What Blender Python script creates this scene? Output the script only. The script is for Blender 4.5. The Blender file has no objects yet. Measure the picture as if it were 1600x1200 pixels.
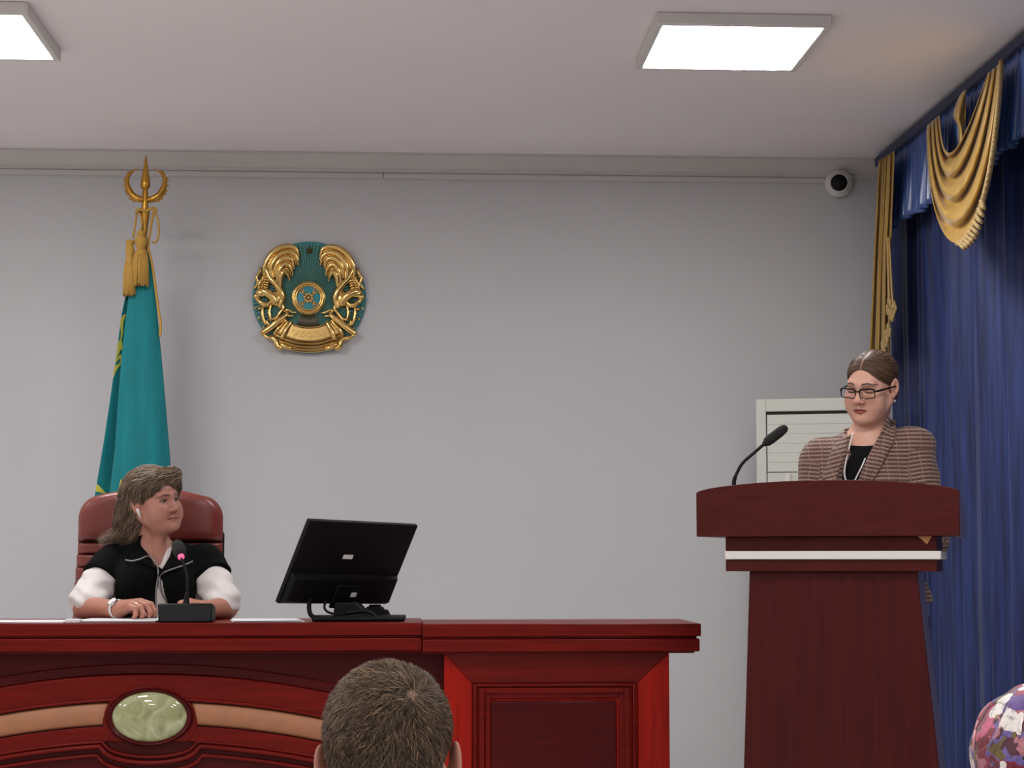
import bpy, bmesh, math, random
import numpy as np
from mathutils import Matrix, Vector

random.seed(7)
RNG = np.random.default_rng(11)
SC = bpy.context.scene
COL = SC.collection
PI = math.pi

# ------------------------------------------------------------------ camera
FPX = 2900.0                        # focal length in pixels of the 1600x1200 frame
EYE = Vector((0.0, 0.0, 1.35))
PITCH = math.atan(270 / FPX)
YAW = math.atan(160 / FPX * math.cos(PITCH))
cam_data = bpy.data.cameras.new('camera')
cam_data.sensor_width = 36.0
cam_data.lens = 36.0 * FPX / 1600.0
cam_data.clip_start = 0.05
camera = bpy.data.objects.new('camera', cam_data)
camera.location = EYE
camera.rotation_euler = (PI / 2 + PITCH, 0, -YAW)
COL.objects.link(camera)
SC.camera = camera

# ------------------------------------------------------------------ world and exposure
world = bpy.data.worlds.new('world')
SC.world = world
world.use_nodes = True
world.node_tree.nodes['Background'].inputs['Color'].default_value = (0.55, 0.58, 0.65, 1)
world.node_tree.nodes['Background'].inputs['Strength'].default_value = 0.05
SC.view_settings.view_transform = 'Standard'
SC.view_settings.look = 'None'
SC.view_settings.gamma = 1.0
SC.view_settings.use_curve_mapping = False
SC.view_settings.exposure = 0.0
PANEL_STRENGTH = 28.5               # emission of every ceiling panel

# ------------------------------------------------------------------ geometry helpers
CP, SP_, CY, SY = math.cos(PITCH), math.sin(PITCH), math.cos(YAW), math.sin(YAW)
FWD = Vector((SY * CP, CY * CP, SP_))
RGT = Vector((CY, -SY, 0))
UPV = Vector((-SY * SP_, -CY * SP_, CP))


def ray(px, py):
    return FWD + RGT * ((px - 800) / FPX) + UPV * ((600 - py) / FPX)


def P(px, py, Y):
    """The point of the plane y = Y that the photograph shows at px, py."""
    d = ray(px, py)
    return EYE + d * ((Y - EYE.y) / d.y)


def PX(px, py, X):
    d = ray(px, py)
    return EYE + d * ((X - EYE.x) / d.x)


def PZ(px, py, Z):
    d = ray(px, py)
    return EYE + d * ((Z - EYE.z) / d.z)


def lin(h):
    h = h.lstrip('#')
    out = []
    for i in (0, 2, 4):
        c = int(h[i:i + 2], 16) / 255
        out.append(c / 12.92 if c <= 0.04045 else ((c + 0.055) / 1.055) ** 2.4)
    return tuple(out)


class MB:
    """Collects shapes in world coordinates; build() links them as ONE mesh object."""

    def __init__(self, M=None):
        self.v, self.f, self.uv, self.col = [], [], None, None
        self.M = M

    def add(self, vs, fs):
        n = len(self.v)
        for v in vs:
            v = Vector(v)
            self.v.append(self.M @ v if self.M is not None else v)
        for f in fs:
            self.f.append([i + n for i in f])

    def box(self, a, b):
        x0, y0, z0 = a
        x1, y1, z1 = b
        self.add([(x0, y0, z0), (x1, y0, z0), (x1, y1, z0), (x0, y1, z0), (x0, y0, z1), (x1, y0, z1), (x1, y1, z1), (x0, y1, z1)],
                 [(0, 3, 2, 1), (4, 5, 6, 7), (0, 1, 5, 4), (1, 2, 6, 5), (2, 3, 7, 6), (3, 0, 4, 7)])

    def hexa(self, bot, top):
        """Eight corners: a bottom ring and a top ring, both counter-clockwise from above."""
        self.add(list(bot) + list(top), [(0, 3, 2, 1), (4, 5, 6, 7), (0, 1, 5, 4), (1, 2, 6, 5), (2, 3, 7, 6), (3, 0, 4, 7)])

    def prism(self, ring, offset):
        """A closed outline and its copy moved by offset."""
        o = Vector(offset)
        r = [Vector(p) for p in ring]
        n = len(r)
        self.add(r + [p + o for p in r], [list(range(n))[::-1], [i + n for i in range(n)]] +
                 [(i, (i + 1) % n, (i + 1) % n + n, i + n) for i in range(n)])

    def tube(self, pts, r, seg=10, caps=True, flat=1.0, up=None):
        pts = [Vector(p) for p in pts]
        n = len(pts)
        rs = [r] * n if not hasattr(r, '__len__') else list(r)
        vs, fs = [], []
        prev = None
        for i, p in enumerate(pts):
            t = (pts[min(i + 1, n - 1)] - pts[max(i - 1, 0)]).normalized()
            if up is not None:
                a = t.cross(Vector(up))
                if a.length < 1e-6:
                    a = t.cross(Vector((1, 0, 0)))
                a.normalize()
            elif prev is None:
                a = t.cross(Vector((0, 0, 1)))
                if a.length < 1e-3:
                    a = t.cross(Vector((0, 1, 0)))
                a.normalize()
            else:
                a = (prev - t * prev.dot(t)).normalized()
            prev = a
            b = a.cross(t)
            for k in range(seg):
                w = 2 * PI * k / seg
                vs.append(p + a * (math.cos(w) * rs[i]) + b * (math.sin(w) * rs[i] * flat))
        for i in range(n - 1):
            for k in range(seg):
                k2 = (k + 1) % seg
                fs.append((i * seg + k, i * seg + k2, (i + 1) * seg + k2, (i + 1) * seg + k))
        if caps:
            fs.append(tuple(range(seg))[::-1])
            fs.append(tuple((n - 1) * seg + k for k in range(seg)))
        self.add(vs, fs)

    def lathe(self, prof, c=(0, 0, 0), axis='z', seg=28):
        """prof: (radius, height) pairs, turned about an axis through c."""
        vs, fs = [], []
        n = len(prof)
        for r, h in prof:
            for k in range(seg):
                w = 2 * PI * k / seg
                x, y = r * math.cos(w), r * math.sin(w)
                p = {'z': (x, y, h), 'y': (x, h, -y), 'x': (h, x, y)}[axis]
                vs.append((p[0] + c[0], p[1] + c[1], p[2] + c[2]))
        for i in range(n - 1):
            for k in range(seg):
                k2 = (k + 1) % seg
                fs.append((i * seg + k, i * seg + k2, (i + 1) * seg + k2, (i + 1) * seg + k))
        fs.append(tuple(range(seg))[::-1])
        fs.append(tuple((n - 1) * seg + k for k in range(seg)))
        self.add(vs, fs)

    def ball(self, c, r, seg=16, rings=10):
        rx, ry, rz = (r, r, r) if not hasattr(r, '__len__') else r
        prof = [(max(1e-4, math.sin(PI * i / rings)), -math.cos(PI * i / rings)) for i in range(rings + 1)]
        vs, fs = [], []
        for a, h in prof:
            for k in range(seg):
                w = 2 * PI * k / seg
                vs.append((c[0] + rx * a * math.cos(w), c[1] + ry * a * math.sin(w), c[2] + rz * h))
        for i in range(rings):
            for k in range(seg):
                k2 = (k + 1) % seg
                fs.append((i * seg + k, i * seg + k2, (i + 1) * seg + k2, (i + 1) * seg + k))
        self.add(vs, fs)

    def sheet(self, func, nu, nv, thick=0.0):
        """A grid surface func(u, v), u and v in 0..1; thick gives it a back."""
        G = [[Vector(func(i / nu, j / nv)) for j in range(nv + 1)] for i in range(nu + 1)]
        vs = [p for row in G for p in row]
        W = nv + 1
        fs = [(i * W + j, (i + 1) * W + j, (i + 1) * W + j + 1, i * W + j + 1) for i in range(nu) for j in range(nv)]
        if thick:
            N = len(vs)
            bk = []
            for i in range(nu + 1):
                for j in range(nv + 1):
                    du = G[min(i + 1, nu)][j] - G[max(i - 1, 0)][j]
                    dv = G[i][min(j + 1, nv)] - G[i][max(j - 1, 0)]
                    n = du.cross(dv)
                    n = n.normalized() if n.length > 1e-12 else Vector((0, 1, 0))
                    bk.append(G[i][j] - n * thick)
            fs2 = [tuple(a + N for a in f[::-1]) for f in fs]
            rim = [i * W for i in range(nu + 1)] + [nu * W + j for j in range(1, W)] + \
                  [i * W + nv for i in range(nu - 1, -1, -1)] + [j for j in range(nv - 1, 0, -1)]
            fs3 = [(rim[k], rim[(k + 1) % len(rim)], rim[(k + 1) % len(rim)] + N, rim[k] + N) for k in range(len(rim))]
            vs += bk
            fs = fs + fs2 + [f[::-1] for f in fs3]
        self.add(vs, fs)

    def build(self, name, m, parent=None, smooth=False, bevel=0.0, seg=2, angle=40):
        return link_mesh(name, np.array([tuple(v) for v in self.v], dtype=np.float64), self.f, m, parent, smooth, bevel, seg, angle)


WORLD = {}


def link_obj(name, data, c, parent):
    o = bpy.data.objects.new(name, data)
    COL.objects.link(o)
    W = Matrix.Translation(c)
    if parent is not None:
        o.parent = parent
        o.matrix_parent_inverse = WORLD[parent.name].inverted()
    o.matrix_basis = W
    WORLD[o.name] = W
    return o


def link_mesh(name, v, f, m, parent=None, smooth=False, bevel=0.0, seg=2, angle=40, attrs=None):
    lo, hi = v.min(0), v.max(0)
    c = Vector(((lo[0] + hi[0]) / 2, (lo[1] + hi[1]) / 2, lo[2]))
    me = bpy.data.meshes.new(name)
    if isinstance(f, np.ndarray):
        k = f.shape[1]
        me.vertices.add(len(v))
        me.vertices.foreach_set('co', (v - np.array(c)).astype(np.float32).ravel())
        me.loops.add(f.size)
        me.loops.foreach_set('vertex_index', f.astype(np.int32).ravel())
        me.polygons.add(len(f))
        me.polygons.foreach_set('loop_start', np.arange(0, f.size, k, dtype=np.int32))
        me.update(calc_edges=True)
    else:
        me.from_pydata([tuple(p) for p in (v - np.array(c))], [], f)
        bm = bmesh.new()
        bm.from_mesh(me)
        bmesh.ops.recalc_face_normals(bm, faces=bm.faces)
        bm.to_mesh(me)
        bm.free()
    if attrs:
        for an, av in attrs.items():
            if av.ndim == 2 and av.shape[1] == 3:
                a = me.color_attributes.new(an, 'FLOAT_COLOR', 'POINT')
                a.data.foreach_set('color', np.c_[av, np.ones(len(av))].astype(np.float32).ravel())
            else:
                a = me.attributes.new(an, 'FLOAT', 'POINT')
                a.data.foreach_set('value', av.astype(np.float32))
    if smooth:
        me.polygons.foreach_set('use_smooth', np.ones(len(me.polygons), dtype=bool))
        if smooth == 'angle':
            me.set_sharp_from_angle(angle=math.radians(angle))
    me.materials.append(m)
    o = link_obj(name, me, c, parent)
    if bevel:
        b = o.modifiers.new('bevel', 'BEVEL')
        b.width = bevel
        b.segments = seg
        b.limit_method = 'ANGLE'
        b.angle_limit = math.radians(35)
        b.harden_normals = False
        me.polygons.foreach_set('use_smooth', np.ones(len(me.polygons), dtype=bool))
        me.set_sharp_from_angle(angle=math.radians(30))
    return o


def empty(name, loc):
    return link_obj(name, None, Vector(loc), None)


def tag(o, label, cat, group=None):
    o['label'] = label
    o['category'] = cat
    if group:
        o['group'] = group
    return o


def thing(name, label, cat, loc, group=None):
    return tag(empty(name, loc), label, cat, group)


def struct(o):
    o['kind'] = 'structure'
    return o


def part_label(o, label):
    o['label'] = label
    return o


def catmull(pts, n=8, closed=False):
    pts = [Vector(p) for p in pts]
    out = []
    N = len(pts)
    last = N if closed else N - 1
    for i in range(last):
        g = (lambda j: pts[j % N]) if closed else (lambda j: pts[min(max(j, 0), N - 1)])
        p0, p1, p2, p3 = g(i - 1), g(i), g(i + 1), g(i + 2)
        for k in range(n):
            t = k / n
            out.append(0.5 * ((2 * p1) + (p2 - p0) * t + (2 * p0 - 5 * p1 + 4 * p2 - p3) * t * t + (3 * p1 - p0 - 3 * p2 + p3) * t ** 3))
    if not closed:
        out.append(pts[-1])
    return out


def interp(x, xs, ys):
    return float(np.interp(x, xs, ys))


# ------------------------------------------------------------------ materials
def new_mat(name):
    m = bpy.data.materials.new(name)
    m.use_nodes = True
    nt = m.node_tree
    return m, nt, nt.nodes['Principled BSDF']


def nd(nt, t, **kw):
    n = nt.nodes.new(t)
    for k, v in kw.items():
        if k.startswith('i_'):
            n.inputs[k[2:].replace('_', ' ')].default_value = v
        else:
            setattr(n, k, v)
    return n


def coords(nt, scale=(1, 1, 1), kind='Object', rot=(0, 0, 0)):
    tc = nd(nt, 'ShaderNodeTexCoord')
    mp = nd(nt, 'ShaderNodeMapping')
    mp.inputs['Scale'].default_value = scale
    mp.inputs['Rotation'].default_value = rot
    nt.links.new(tc.outputs[kind], mp.inputs['Vector'])
    return mp.outputs['Vector']


def ramp(nt, fac, stops, const=False):
    r = nd(nt, 'ShaderNodeValToRGB')
    if const:
        r.color_ramp.interpolation = 'CONSTANT'
    els = r.color_ramp.elements
    while len(els) < len(stops):
        els.new(0.5)
    for e, (p, c) in zip(els, stops):
        e.position = p
        e.color = (*c, 1)
    nt.links.new(fac, r.inputs['Fac'])
    return r.outputs['Color']


def plain(name, hexc, rough=0.5, metal=0.0, vary=0.06, scale=6.0, bump=0.0, bscale=120.0, coat=0.0, sheen=0.0, spec=0.5, sub=0.0):
    m, nt, b = new_mat(name)
    c = lin(hexc)
    n = nd(nt, 'ShaderNodeTexNoise', i_Scale=scale, i_Detail=4.0)
    nt.links.new(coords(nt), n.inputs['Vector'])
    lo = tuple(max(0, x * (1 - vary)) for x in c)
    hi = tuple(min(1, x * (1 + vary)) for x in c)
    nt.links.new(ramp(nt, n.outputs['Fac'], [(0.3, lo), (0.7, hi)]), b.inputs['Base Color'])
    b.inputs['Roughness'].default_value = rough
    b.inputs['Metallic'].default_value = metal
    b.inputs['Coat Weight'].default_value = coat
    b.inputs['Coat Roughness'].default_value = 0.12
    b.inputs['Sheen Weight'].default_value = sheen
    b.inputs['Specular IOR Level'].default_value = spec
    if bump:
        n2 = nd(nt, 'ShaderNodeTexNoise', i_Scale=bscale, i_Detail=3.0)
        nt.links.new(coords(nt), n2.inputs['Vector'])
        bp = nd(nt, 'ShaderNodeBump', i_Strength=bump, i_Distance=0.002)
        nt.links.new(n2.outputs['Fac'], bp.inputs['Height'])
        nt.links.new(bp.outputs['Normal'], b.inputs['Normal'])
    return m


def wood(name, dark, mid, light, grain='x', rough=0.3, coat=0.4, fine=1.0, spec=0.5):
    m, nt, b = new_mat(name)
    sc = {'x': (1.2, 14, 26), 'z': (26, 14, 1.2)}[grain]
    v = coords(nt, tuple(s * fine for s in sc))
    n = nd(nt, 'ShaderNodeTexNoise', i_Scale=2.2, i_Detail=8.0, i_Roughness=0.62, i_Distortion=0.6)
    nt.links.new(v, n.inputs['Vector'])
    nt.links.new(ramp(nt, n.outputs['Fac'], [(0.28, lin(dark)), (0.5, lin(mid)), (0.74, lin(light))]), b.inputs['Base Color'])
    b.inputs['Roughness'].default_value = rough
    b.inputs['Specular IOR Level'].default_value = spec
    b.inputs['Coat Weight'].default_value = coat
    b.inputs['Coat Roughness'].default_value = 0.15
    bp = nd(nt, 'ShaderNodeBump', i_Strength=0.05, i_Distance=0.001)
    nt.links.new(n.outputs['Fac'], bp.inputs['Height'])
    nt.links.new(bp.outputs['Normal'], b.inputs['Normal'])
    return m


def cloth(name, hexc, hex2, rough=0.6, sheen=0.3, scale=(40, 40, 2.0), weave=700.0, spec=0.4, aniso=0.0, bump=0.15):
    m, nt, b = new_mat(name)
    n = nd(nt, 'ShaderNodeTexNoise', i_Scale=1.0, i_Detail=5.0)
    nt.links.new(coords(nt, scale), n.inputs['Vector'])
    nt.links.new(ramp(nt, n.outputs['Fac'], [(0.3, lin(hexc)), (0.72, lin(hex2))]), b.inputs['Base Color'])
    b.inputs['Roughness'].default_value = rough
    b.inputs['Sheen Weight'].default_value = sheen
    b.inputs['Sheen Roughness'].default_value = 0.4
    b.inputs['Specular IOR Level'].default_value = spec
    b.inputs['Anisotropic'].default_value = aniso
    n2 = nd(nt, 'ShaderNodeTexNoise', i_Scale=weave, i_Detail=2.0)
    nt.links.new(coords(nt), n2.inputs['Vector'])
    bp = nd(nt, 'ShaderNodeBump', i_Strength=bump, i_Distance=0.001)
    nt.links.new(n2.outputs['Fac'], bp.inputs['Height'])
    nt.links.new(bp.outputs['Normal'], b.inputs['Normal'])
    return m


def vcol(name, rough=0.5, sub=0.0, spec=0.4, sheen=0.0, bump=0.1, bscale=350.0, aniso=0.0):
    """Colour taken from the mesh's own 'tint' attribute, with a fine surface grain."""
    m, nt, b = new_mat(name)
    a = nd(nt, 'ShaderNodeAttribute', attribute_name='tint')
    nt.links.new(a.outputs['Color'], b.inputs['Base Color'])
    b.inputs['Roughness'].default_value = rough
    b.inputs['Specular IOR Level'].default_value = spec
    b.inputs['Subsurface Weight'].default_value = sub
    b.inputs['Subsurface Radius'].default_value = (0.010, 0.004, 0.002)
    b.inputs['Subsurface Scale'].default_value = 0.6
    b.inputs['Sheen Weight'].default_value = sheen
    if bump:
        n2 = nd(nt, 'ShaderNodeTexNoise', i_Scale=bscale, i_Detail=3.0)
        nt.links.new(coords(nt), n2.inputs['Vector'])
        bp = nd(nt, 'ShaderNodeBump', i_Strength=bump, i_Distance=0.001)
        nt.links.new(n2.outputs['Fac'], bp.inputs['Height'])
        nt.links.new(bp.outputs['Normal'], b.inputs['Normal'])
    return m


M = {}
M['wall'] = plain('grey_wall_paint', '#c6c5c8', 0.75, vary=0.015, scale=1.5, bump=0.08, bscale=260)
M['ceiling'] = plain('ceiling_paint', '#f0e9ea', 0.8, vary=0.02, scale=1.0, bump=0.05, bscale=200)
M['moulding'] = plain('white_moulding', '#cbc6c4', 0.6, vary=0.02)
M['floor'] = wood('floor_laminate', '#cdc9c4', '#dad6d2', '#e4e1dd', 'x', 0.4, 0.1)
M['dais'] = wood('platform_laminate', '#c8c4c0', '#d6d2ce', '#e0dcd8', 'x', 0.4, 0.1)
M['white_plastic'] = plain('white_plastic', '#d6d2ce', 0.4, vary=0.02)
M['ac_plastic'] = plain('air_conditioner_plastic', '#c9c9c0', 0.45, vary=0.02)
M['dark_gap'] = plain('dark_gap', '#23251f', 0.8)
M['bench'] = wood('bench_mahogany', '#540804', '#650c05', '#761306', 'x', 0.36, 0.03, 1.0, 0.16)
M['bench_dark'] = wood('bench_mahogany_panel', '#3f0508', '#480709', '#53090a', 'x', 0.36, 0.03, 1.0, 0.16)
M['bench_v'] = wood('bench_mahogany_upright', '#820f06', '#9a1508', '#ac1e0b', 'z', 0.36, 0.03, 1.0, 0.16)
M['inlay'] = plain('tan_inlay', '#a36c4b', 0.5, vary=0.08, scale=20, bump=0.05)
M['lectern'] = wood('lectern_mahogany', '#3f1310', '#461613', '#4d1a16', 'x', 0.42, 0.0, 1.0, 0.15)
M['lectern_v'] = wood('lectern_mahogany_upright', '#3a1010', '#431312', '#4b1715', 'z', 0.42, 0.0, 1.0, 0.15)
M['lectern_side'] = plain('lectern_side_laminate', '#6f6271', 0.3, vary=0.05, coat=0.3)
M['raw_edge'] = plain('raw_chipboard', '#c08a58', 0.8, vary=0.2, scale=200)
M['black_plastic'] = plain('black_plastic', '#08080a', 0.55, vary=0.1, bump=0.04, spec=0.22)
M['black_matte'] = plain('black_foam', '#131312', 0.9, vary=0.2, scale=300, bump=0.5, bscale=900)
M['grey_metal'] = plain('grey_metal', '#77777a', 0.3, metal=1.0)
M['silver'] = plain('silver_metal', '#c9c9cc', 0.22, metal=1.0)
M['gold'] = plain('gold_metal', '#e0bd78', 0.19, metal=1.0, vary=0.08, scale=20)
M['old_gold'] = plain('old_gold_paint', '#c2913f', 0.3, metal=0.9, vary=0.1, scale=20)
M['gold_cord'] = plain('gold_cord', '#bd9138', 0.6, vary=0.2, scale=200, bump=0.4, bscale=600, sheen=0.2)
M['paper'] = plain('white_paper', '#dedce0', 0.8, vary=0.02)
M['sticker'] = plain('white_sticker', '#eae4e6', 0.6, vary=0.02)
M['screen'] = plain('screen_glass', '#0b0c10', 0.12, vary=0.05)
M['leather'] = plain('brown_leather', '#78342c', 0.36, vary=0.1, scale=14, bump=0.25, bscale=260, coat=0.1)
M['teal'] = plain('teal_enamel', '#1d7f86', 0.3, vary=0.05, coat=0.3)
M['curtain'] = cloth('blue_curtain', '#121c44', '#2a3b76', 0.55, 0.18, (55, 55, 2.2), 900)
M['valance'] = cloth('blue_satin', '#203c78', '#355ba6', 0.28, 0.25, (70, 70, 3), 700, 0.9, bump=0.06)
M['rail'] = cloth('blue_rail_band', '#1b2342', '#232e56', 0.6, 0.1)
M['yellow'] = cloth('gold_satin', '#9c782f', '#bd9648', 0.33, 0.2, (30, 30, 6), 700, 0.6, bump=0.06)
M['fringe'] = plain('gold_fringe', '#a58a5a', 0.7, vary=0.35, scale=160, bump=0.4, bscale=500)
M['flag'] = cloth('turquoise_flag', '#0a7078', '#10838b', 0.7, 0.25, (20, 20, 3), 900, 0.3)
M['flag_yellow'] = plain('yellow_print', '#d8cd52', 0.7, vary=0.06)
M['skin'] = vcol('skin', 0.46, sub=0.12, spec=0.35, bump=0.12, bscale=420)
M['hair'] = vcol('hair', 0.5, spec=0.35, bump=0.0)
M['eye'] = vcol('eyeball', 0.12, spec=0.5, bump=0.0)
M['black_knit'] = plain('black_knit', '#060707', 0.95, vary=0.25, scale=60, bump=0.3, bscale=800, sheen=0.0, spec=0.15)
M['black_cotton'] = plain('black_cotton', '#0b0b0e', 0.9, vary=0.2, scale=30, bump=0.2, bscale=500, spec=0.2)
M['white_cotton'] = plain('white_cotton', '#dcd6d4', 0.85, vary=0.04, scale=20, bump=0.3, bscale=400)
M['dark_cloth'] = plain('dark_trousers', '#1d1f27', 0.9, vary=0.2, scale=30)
M['blue_shirt'] = plain('navy_shirt', '#2a3350', 0.85, vary=0.15, scale=30)
M['zip'] = plain('zip_metal', '#8d8d8d', 0.45, metal=0.6, vary=0.3, scale=400)

m, nt, b = new_mat('panel_diffuser')
b.inputs['Base Color'].default_value = (0.9, 0.9, 0.9, 1)
b.inputs['Emission Color'].default_value = (1.0, 0.985, 0.97, 1)
b.inputs['Emission Strength'].default_value = PANEL_STRENGTH
M['diffuser'] = m

m, nt, b = new_mat('red_ring_lamp')
b.inputs['Base Color'].default_value = (0.8, 0.1, 0.2, 1)
b.inputs['Emission Color'].default_value = (0.9, 0.12, 0.28, 1)
b.inputs['Emission Strength'].default_value = 0.9
M['red_ring'] = m

# translucent green stone
m, nt, b = new_mat('green_onyx')
n = nd(nt, 'ShaderNodeTexNoise', i_Scale=14.0, i_Detail=6.0, i_Distortion=1.4)
nt.links.new(coords(nt), n.inputs['Vector'])
nt.links.new(ramp(nt, n.outputs['Fac'], [(0.3, lin('#83885c')), (0.5, lin('#a1a478')), (0.6, lin('#b4b68e')), (0.75, lin('#969a6c'))]), b.inputs['Base Color'])
b.inputs['Roughness'].default_value = 0.08
b.inputs['Coat Weight'].default_value = 0.6
b.inputs['Coat Roughness'].default_value = 0.03
M['onyx'] = m

# clear spectacle lens
m, nt, b = new_mat('spectacle_lens')
b.inputs['Base Color'].default_value = (0.98, 0.98, 1, 1)
b.inputs['Transmission Weight'].default_value = 1.0
b.inputs['IOR'].default_value = 1.02
b.inputs['Roughness'].default_value = 0.0
b.inputs['Alpha'].default_value = 0.35
M['lens'] = m

# brown check of the jacket: cloth coordinates 'cu' around and 'cv' along the garment
m, nt, b = new_mat('brown_check')


def stripes(nt, src, period, width, offset=0.0):
    ad = nd(nt, 'ShaderNodeMath', operation='ADD')
    ad.inputs[1].default_value = offset
    nt.links.new(src, ad.inputs[0])
    mu = nd(nt, 'ShaderNodeMath', operation='DIVIDE')
    mu.inputs[1].default_value = period
    nt.links.new(ad.outputs[0], mu.inputs[0])
    fr = nd(nt, 'ShaderNodeMath', operation='FRACT')
    nt.links.new(mu.outputs[0], fr.inputs[0])
    lt = nd(nt, 'ShaderNodeMath', operation='LESS_THAN')
    lt.inputs[1].default_value = width
    nt.links.new(fr.outputs[0], lt.inputs[0])
    return lt.outputs[0]


def mixc(nt, fac, a, c2):
    mx = nd(nt, 'ShaderNodeMix', data_type='RGBA')
    nt.links.new(fac, mx.inputs[0])
    for s, k in ((a, 6), (c2, 7)):
        if isinstance(s, tuple):
            mx.inputs[k].default_value = (*s, 1)
        else:
            nt.links.new(s, mx.inputs[k])
    return mx.outputs[2]


cu = nd(nt, 'ShaderNodeAttribute', attribute_name='cu').outputs['Fac']
cv = nd(nt, 'ShaderNodeAttribute', attribute_name='cv').outputs['Fac']
base = mixc(nt, stripes(nt, cv, 0.0128, 0.5), lin('#8a7062'), lin('#4f302a'))
base = mixc(nt, stripes(nt, cu, 0.0128, 0.30), base, lin('#664b41'))
base = mixc(nt, stripes(nt, cv, 0.0128, 0.15, 0.003), base, lin('#a98f83'))
base = mixc(nt, stripes(nt, cu, 0.0384, 0.04, 0.004), base, lin('#957b6f'))
nt.links.new(base, b.inputs['Base Color'])
b.inputs['Roughness'].default_value = 0.85
b.inputs['Sheen Weight'].default_value = 0.15
n2 = nd(nt, 'ShaderNodeTexNoise', i_Scale=700.0)
nt.links.new(coords(nt), n2.inputs['Vector'])
bp = nd(nt, 'ShaderNodeBump', i_Strength=0.25, i_Distance=0.001)
nt.links.new(n2.outputs['Fac'], bp.inputs['Height'])
nt.links.new(bp.outputs['Normal'], b.inputs['Normal'])
M['check'] = m

# floral print of the headscarf: big white and red blooms over smaller purple, pink and yellow ones
m, nt, b = new_mat('floral_print')
nz = nd(nt, 'ShaderNodeTexNoise', i_Scale=30.0, i_Detail=2.0)
vv = coords(nt)
vv.node.inputs['Location'].default_value = (0.042, -0.012, 0.012)
nt.links.new(vv, nz.inputs['Vector'])
mxv = nd(nt, 'ShaderNodeMix', data_type='VECTOR')
mxv.inputs[0].default_value = 0.06
nt.links.new(vv, mxv.inputs[4])
nt.links.new(nz.outputs['Color'], mxv.inputs[5])
vo = nd(nt, 'ShaderNodeTexVoronoi', i_Scale=27.0)
nt.links.new(mxv.outputs[1], vo.inputs['Vector'])
sep = nd(nt, 'ShaderNodeSeparateColor')
nt.links.new(vo.outputs['Color'], sep.inputs[0])
pet = ramp(nt, sep.outputs[0], [(0.0, lin('#6a0f38')), (0.12, lin('#9c1a4a')), (0.24, lin('#efe9e4')), (0.50, lin('#e0d2cb')),
                                (0.58, lin('#7a0f28')), (0.68, lin('#5d4288')), (0.76, lin('#b39a42')), (0.83, lin('#2e0d18')), (0.91, lin('#c9557c'))], True)
vo2 = nd(nt, 'ShaderNodeTexVoronoi', i_Scale=60.0)
nt.links.new(mxv.outputs[1], vo2.inputs['Vector'])
sep2 = nd(nt, 'ShaderNodeSeparateColor')
nt.links.new(vo2.outputs['Color'], sep2.inputs[0])
pet2 = ramp(nt, sep2.outputs[1], [(0.0, lin('#4e0c2a')), (0.25, lin('#8e1f4a')), (0.4, lin('#2c0e1a')), (0.55, lin('#b4727e')), (0.7, lin('#6b5c2c')), (0.85, lin('#6c5a9c'))], True)
gt = nd(nt, 'ShaderNodeMath', operation='GREATER_THAN')
nt.links.new(vo.outputs['Distance'], gt.inputs[0])
gt.inputs[1].default_value = 0.50
streak = nd(nt, 'ShaderNodeTexNoise', i_Scale=95.0, i_Detail=4.0, i_Distortion=1.2)
nt.links.new(vv, streak.inputs['Vector'])
mul = nd(nt, 'ShaderNodeMix', data_type='RGBA', blend_type='MULTIPLY')
mul.inputs[0].default_value = 0.85
nt.links.new(mixc(nt, gt.outputs[0], pet, pet2), mul.inputs[6])
nt.links.new(ramp(nt, streak.outputs['Fac'], [(0.30, (0.35, 0.30, 0.36)), (0.48, (0.9, 0.88, 0.88)), (0.62, (1, 1, 1))]), mul.inputs[7])
nt.links.new(mul.outputs[2], b.inputs['Base Color'])
b.inputs['Roughness'].default_value = 0.55
b.inputs['Sheen Weight'].default_value = 0.15
M['floral'] = m

# ================================================================== THE ROOM
YW, XR, XL, YB, CEIL, DAIS = 8.95, 2.47, -6.2, -4.5, 3.30, 0.30


def slab(name, a, b, m):
    mb = MB()
    mb.box(a, b)
    return struct(mb.build(name, m))


slab('floor', (XL, YB, -0.1), (XR, YW, 0), M['floor'])
slab('platform_floor', (XL + 0.001, 4.0, 0.0005), (XR - 0.001, YW - 0.001, DAIS), M['dais'])
slab('ceiling', (XL - 0.1, YB - 0.1, CEIL), (XR + 0.1, YW + 0.1, CEIL + 0.1), M['ceiling'])
slab('wall_back', (XL - 0.1, YW, 0), (XR + 0.1, YW + 0.1, CEIL), M['wall'])
slab('wall_right', (XR, YB, 0), (XR + 0.1, YW, CEIL), M['wall'])
slab('wall_left', (XL - 0.1, YB, 0), (XL, YW, CEIL), M['wall'])
slab('wall_front', (XL, YB - 0.1, 0), (XR, YB, CEIL), M['wall'])

# crown moulding along the back wall: a stepped profile
prof = [(0, 0), (0.085, 0), (0.085, -0.012), (0.075, -0.020), (0.066, -0.034), (0.046, -0.050), (0.038, -0.056), (0.034, -0.066),
        (0.016, -0.072), (0.016, -0.082), (0.008, -0.086), (0, -0.086)]
mb = MB()
mb.prism([(XL + 0.002, YW - 0.0005 - p, CEIL - 0.0005 + q) for p, q in prof], (XR - XL - 0.004, 0, 0))
struct(mb.build('trim_1', M['moulding'], smooth='angle', angle=20))
# flat cable raceway under it, in two lengths that meet at a joint
zr = CEIL - 0.0875
xa, xb = P(599, 262, YW).x, P(1295, 268, YW).x
for i, (x0, x1) in enumerate(((XL + 0.01, xa - 0.002), (xa + 0.002, xb))):
    mb = MB()
    mb.box((x0, YW - 0.016, zr - 0.026), (x1, YW - 0.0005, zr))
    struct(mb.build('trim_%d' % (i + 2), M['moulding'], bevel=0.002))


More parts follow.
